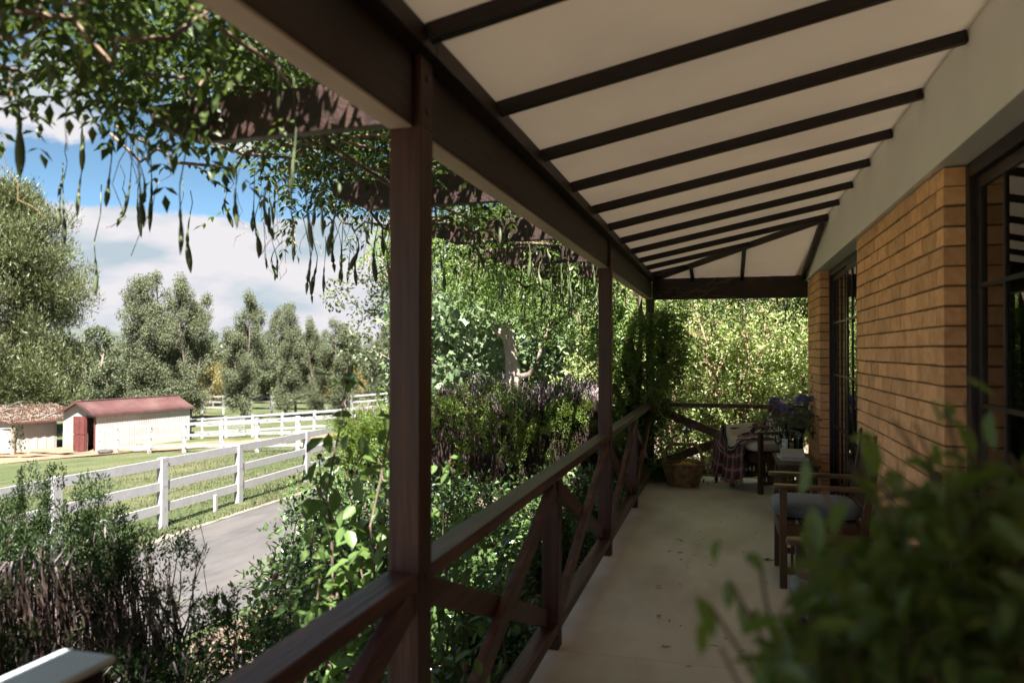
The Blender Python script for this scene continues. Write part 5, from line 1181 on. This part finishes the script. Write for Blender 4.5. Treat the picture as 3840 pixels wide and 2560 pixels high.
# ------------------------------------------------------------------ throws over the corner armchair
def mat_plaid():
    m, N, L, B = new_mat('red_tartan_wool'); uv = N.new('ShaderNodeUVMap'); sp = N.new('ShaderNodeSeparateXYZ'); L.new(uv.outputs[0], sp.inputs[0])
    def stripes(sock, per, lo, hi):
        mu = N.new('ShaderNodeMath'); mu.operation = 'MULTIPLY'; mu.inputs[1].default_value = per; L.new(sock, mu.inputs[0]); fr = N.new('ShaderNodeMath'); fr.operation = 'FRACT'; L.new(mu.outputs[0], fr.inputs[0])
        g = N.new('ShaderNodeMath'); g.operation = 'GREATER_THAN'; g.inputs[1].default_value = lo; L.new(fr.outputs[0], g.inputs[0]); l = N.new('ShaderNodeMath'); l.operation = 'LESS_THAN'; l.inputs[1].default_value = hi; L.new(fr.outputs[0], l.inputs[0])
        a = N.new('ShaderNodeMath'); a.operation = 'MULTIPLY'; L.new(g.outputs[0], a.inputs[0]); L.new(l.outputs[0], a.inputs[1]); return a.outputs[0]
    def mx(f, c, prev, amt=1.0):
        q = N.new('ShaderNodeMixRGB'); 
        if amt != 1.0: k = N.new('ShaderNodeMath'); k.operation = 'MULTIPLY'; k.inputs[1].default_value = amt; L.new(f, k.inputs[0]); f = k.outputs[0]
        L.new(f, q.inputs[0]); L.new(prev, q.inputs[1]) if not isinstance(prev, tuple) else setattr(q.inputs[1], 'default_value', prev); q.inputs[2].default_value = c4(c); return q.outputs[0]
    col = mx(stripes(sp.outputs[0], 7, .60, .95), (.018,.016,.022), (.19,.018,.035,1), .75); col = mx(stripes(sp.outputs[1], 9, .60, .95), (.018,.016,.022), col, .75)
    for ax, per in ((0, 7), (1, 9)):
        for lo in (.20, .32): col = mx(stripes(sp.outputs[ax], per, lo, lo+.05), (.50,.44,.43), col, .75)
    L.new(col, B.inputs['Base Color']); B.inputs['Roughness'].default_value = .95; B.inputs['Sheen Weight'].default_value = .3; return m
def mat_cream_throw():
    m, N, L, B = new_mat('cream_patterned_wool'); uv = N.new('ShaderNodeUVMap'); sp = N.new('ShaderNodeSeparateXYZ'); L.new(uv.outputs[0], sp.inputs[0])
    def M(op, a, b=None):
        n = N.new('ShaderNodeMath'); n.operation = op
        for i, v in enumerate((a, b)):
            if v is None: continue
            if isinstance(v, (int, float)): n.inputs[i].default_value = v
            else: L.new(v, n.inputs[i])
        return n.outputs[0]
    u, v = sp.outputs[0], sp.outputs[1]
    def ring(cu, cv, ru, rv, wd, skew=0):
        du = M('DIVIDE', M('SUBTRACT', M('ADD', u, M('MULTIPLY', v, skew)), cu), ru); dv = M('DIVIDE', M('SUBTRACT', v, cv), rv)
        d = M('SQRT', M('ADD', M('MULTIPLY', du, du), M('MULTIPLY', dv, dv))); return M('LESS_THAN', M('ABSOLUTE', M('SUBTRACT', d, 1.0)), wd)
    mask = ring(.47, .50, .13, .12, .13)
    for a in ((.53,.345,.085,.055,.22,.3), (.80,.30,.09,.05,.22,.2), (.20,.30,.08,.07,.2,-.2), (.74,.52,.03,.09,.45,.4), (.18,.58,.06,.09,.2,0)): mask = M('MAXIMUM', mask, ring(*a))
    edge = M('MINIMUM', M('MINIMUM', u, M('SUBTRACT', 1.0, u)), M('SUBTRACT', 1.0, v))
    bord = M('MULTIPLY', M('LESS_THAN', edge, .075), 1.0); lin = M('MULTIPLY', M('GREATER_THAN', edge, .040), M('LESS_THAN', edge, .048)); bord = M('SUBTRACT', bord, lin); mask = M('MAXIMUM', mask, bord)
    q = N.new('ShaderNodeMixRGB'); L.new(mask, q.inputs[0]); q.inputs[1].default_value = (.66,.60,.50,1); q.inputs[2].default_value = (.016,.013,.013,1); L.new(q.outputs[0], B.inputs['Base Color']); B.inputs['Roughness'].default_value = .95; B.inputs['Sheen Weight'].default_value = .3
    return m
PLAID = mat_plaid(); CREAMT = mat_cream_throw()
# drape path in chair coordinates (x forward is -x): a path over back, seat, arm height and down the front
def throw(name, label, mat, y0, y1, path, off, seed, hem, wav=.012, lift=.0, nu=44, nv=70):
    r = rng(seed); t = thing(name, label, 'blanket', (.43, 8.80, 0), R(32))
    path = [Vector(p) for p in path]; seg = [0]
    for a, b_ in zip(path, path[1:]): seg.append(seg[-1]+(b_-a).length)
    tot = seg[-1]
    def at_s(s):
        s = min(max(s, 0), tot); i = max(j for j in range(len(seg)-1) if seg[j] <= s+1e-9); q = (s-seg[i])/(seg[i+1]-seg[i]); return path[i].lerp(path[i+1], q)
    m = MB(); uvs = []; 
    for j in range(nv+1):
        for i in range(nu+1):
            u, v = i/nu, j/nv; p = at_s(v*tot*hem(u)); y = y0+(y1-y0)*u
            fall = max(0, min(1, (.46-p.z)/.35)); w_ = math.sin(u*17+seed)*.6+math.sin(u*31+2*seed)*.4
            x = p.x - off + w_*wav*(.25+2.4*fall); z = p.z + off*.6
            yy = y + (u-.5)*.10*fall
            arm = 1/(1+math.exp(-(y-.22)/.02)); zarm = (.665+off-z)*arm*(1 if -.30 < p.x < .2 and p.z > .44 else max(0, 1-(.46-p.z)/.10) if p.z <= .46 and p.z > .36 else 0)
            z += max(0, zarm); over = max(0, y-.315)
            if p.z > .40: z -= min(.5, over*over*30+over*1.0)
            z += .006*math.sin(u*9+v*13+seed)+.004*math.sin(u*23-v*7)
            m.v.append((x, yy, max(.006+off*.3, z))); uvs.append((u, v))
    m.f = [(j*(nu+1)+i, j*(nu+1)+i+1, (j+1)*(nu+1)+i+1, (j+1)*(nu+1)+i) for j in range(nv) for i in range(nu)]
    me = m.mesh('cloth', True); ul = me.uv_layers.new(name='UVMap')
    for l in me.loops: ul.data[l.index].uv = uvs[l.vertex_index]
    o = link('cloth', me, mat, t, local=True); sm = o.modifiers.new('s', 'SOLIDIFY'); sm.thickness = .005; sm.offset = 0
    return t, m, nu, nv
PATH = [(.30,0,.92),(.245,0,.60),(.20,0,.545),(-.10,0,.54),(-.27,0,.535),(-.315,0,.50),(-.335,0,.40),(-.355,0,.22),(-.375,0,.07)]
tw, tm, nu, nv = throw('tartan_throw', 'red tartan wool throw with fringe hanging to the floor off the corner armchair', PLAID, -.10, .46, PATH, .012, 3, lambda u: .93+.05*math.sin(u*3.1+.3), wav=.016)
FRM = mat_leaf('wool_fringe', [(.22,.05,.06),(.40,.22,.22),(.07,.04,.045)], trans=.1); r = rng(221); b = MB()
def fr_strand(p, dx, dy): b.tube([p, (p[0]+dx*.5, p[1]+dy*.5, max(.008, p[2]-.022)), (p[0]+dx, p[1]+dy, max(.006, p[2]-.045))], [.003,.0035,.002], 3)
for i in range(nu+1):
    for k in range(3): p = tm.v[nv*(nu+1)+i]; fr_strand((p[0], p[1]+r.normal(0,.005), p[2]), r.normal(-.008,.008), r.normal(0,.01))
for j in range(int(nv*.45), nv+1):
    for i, sg in ((0,-1),(nu,1)): p = tm.v[j*(nu+1)+i]; b.tube([p, (p[0]-.006+r.normal(0,.006), p[1]+sg*.022, p[2]-.012), (p[0]+r.normal(-.006,.008), p[1]+sg*.04, max(.006, p[2]-.028))], [.003,.003,.002], 3)
o = b.build('fringe', FRM, tw, local=True); tag(o, kind='stuff')
throw('cream_throw', 'cream wool blanket with black line pattern and border folded over the tartan throw', CREAMT, -.02, .42, [(.33,0,.925)]+PATH[1:], .022, 5, lambda u: .63+.17*(1-abs(u-.38)/.62)+.02*math.sin(u*9), wav=.010)
# ------------------------------------------------------------------ bits on the floor
DRYL = mat_leaf('dry_floor_leaves', [(.05,.035,.02),(.10,.07,.035),(.07,.075,.03)], trans=.1)
r = rng(230); n = 44
for k in range(n):
    sx, sy = r.uniform(2450, 2900), r.uniform(1860, 2500); dp = EYE*FPX/(sy-1316); x, y = at(sx, dp)
    if x < -.78 or x > .3 or y > 8.5: x, y = r.uniform(-.7,.2), r.uniform(3.0,8.4)
    a = r.uniform(0,6.28); V, kk, F = leaf_verts(np.zeros((1,3)), np.array([[math.cos(a), math.sin(a), .05]]), np.array([[0,0,1.]]), [r.uniform(.02,.06)], [r.uniform(.006,.014)], 'oval', .3, -.05)
    o = link('fallen_leaf', soup('fallen_leaf', V, kk, F), DRYL); o.location = (x, y, .004); tag(o, 'small dry leaf fallen on the concrete veranda floor', 'leaf', 'dry leaves scattered on the veranda floor')
SPG = thing('green_sprig', 'small green leafy sprig lying on the floor near the armchairs', 'sprig', (*at(2890, EYE*FPX/(2098-1316)), .004)); x0, y0 = SPG.location.x, SPG.location.y
n = 9; P = np.array([[x0-.05+.012*k, y0+.01*math.sin(k), .010] for k in range(n)]); leaves('leaf', HERB, SPG, P, rand_dirs(r,n)*np.array([1,1,.2]), np.tile([0,0,1.],(n,1))+rand_dirs(r,n)*.3, np.full(n,.035), np.full(n,.014), 'oval'); b = MB(); b.tube([(x0-.06,y0,.006),(x0,y0+.01,.008),(x0+.06,y0-.005,.006)], .002, 4); b.build('stem', FST, SPG)
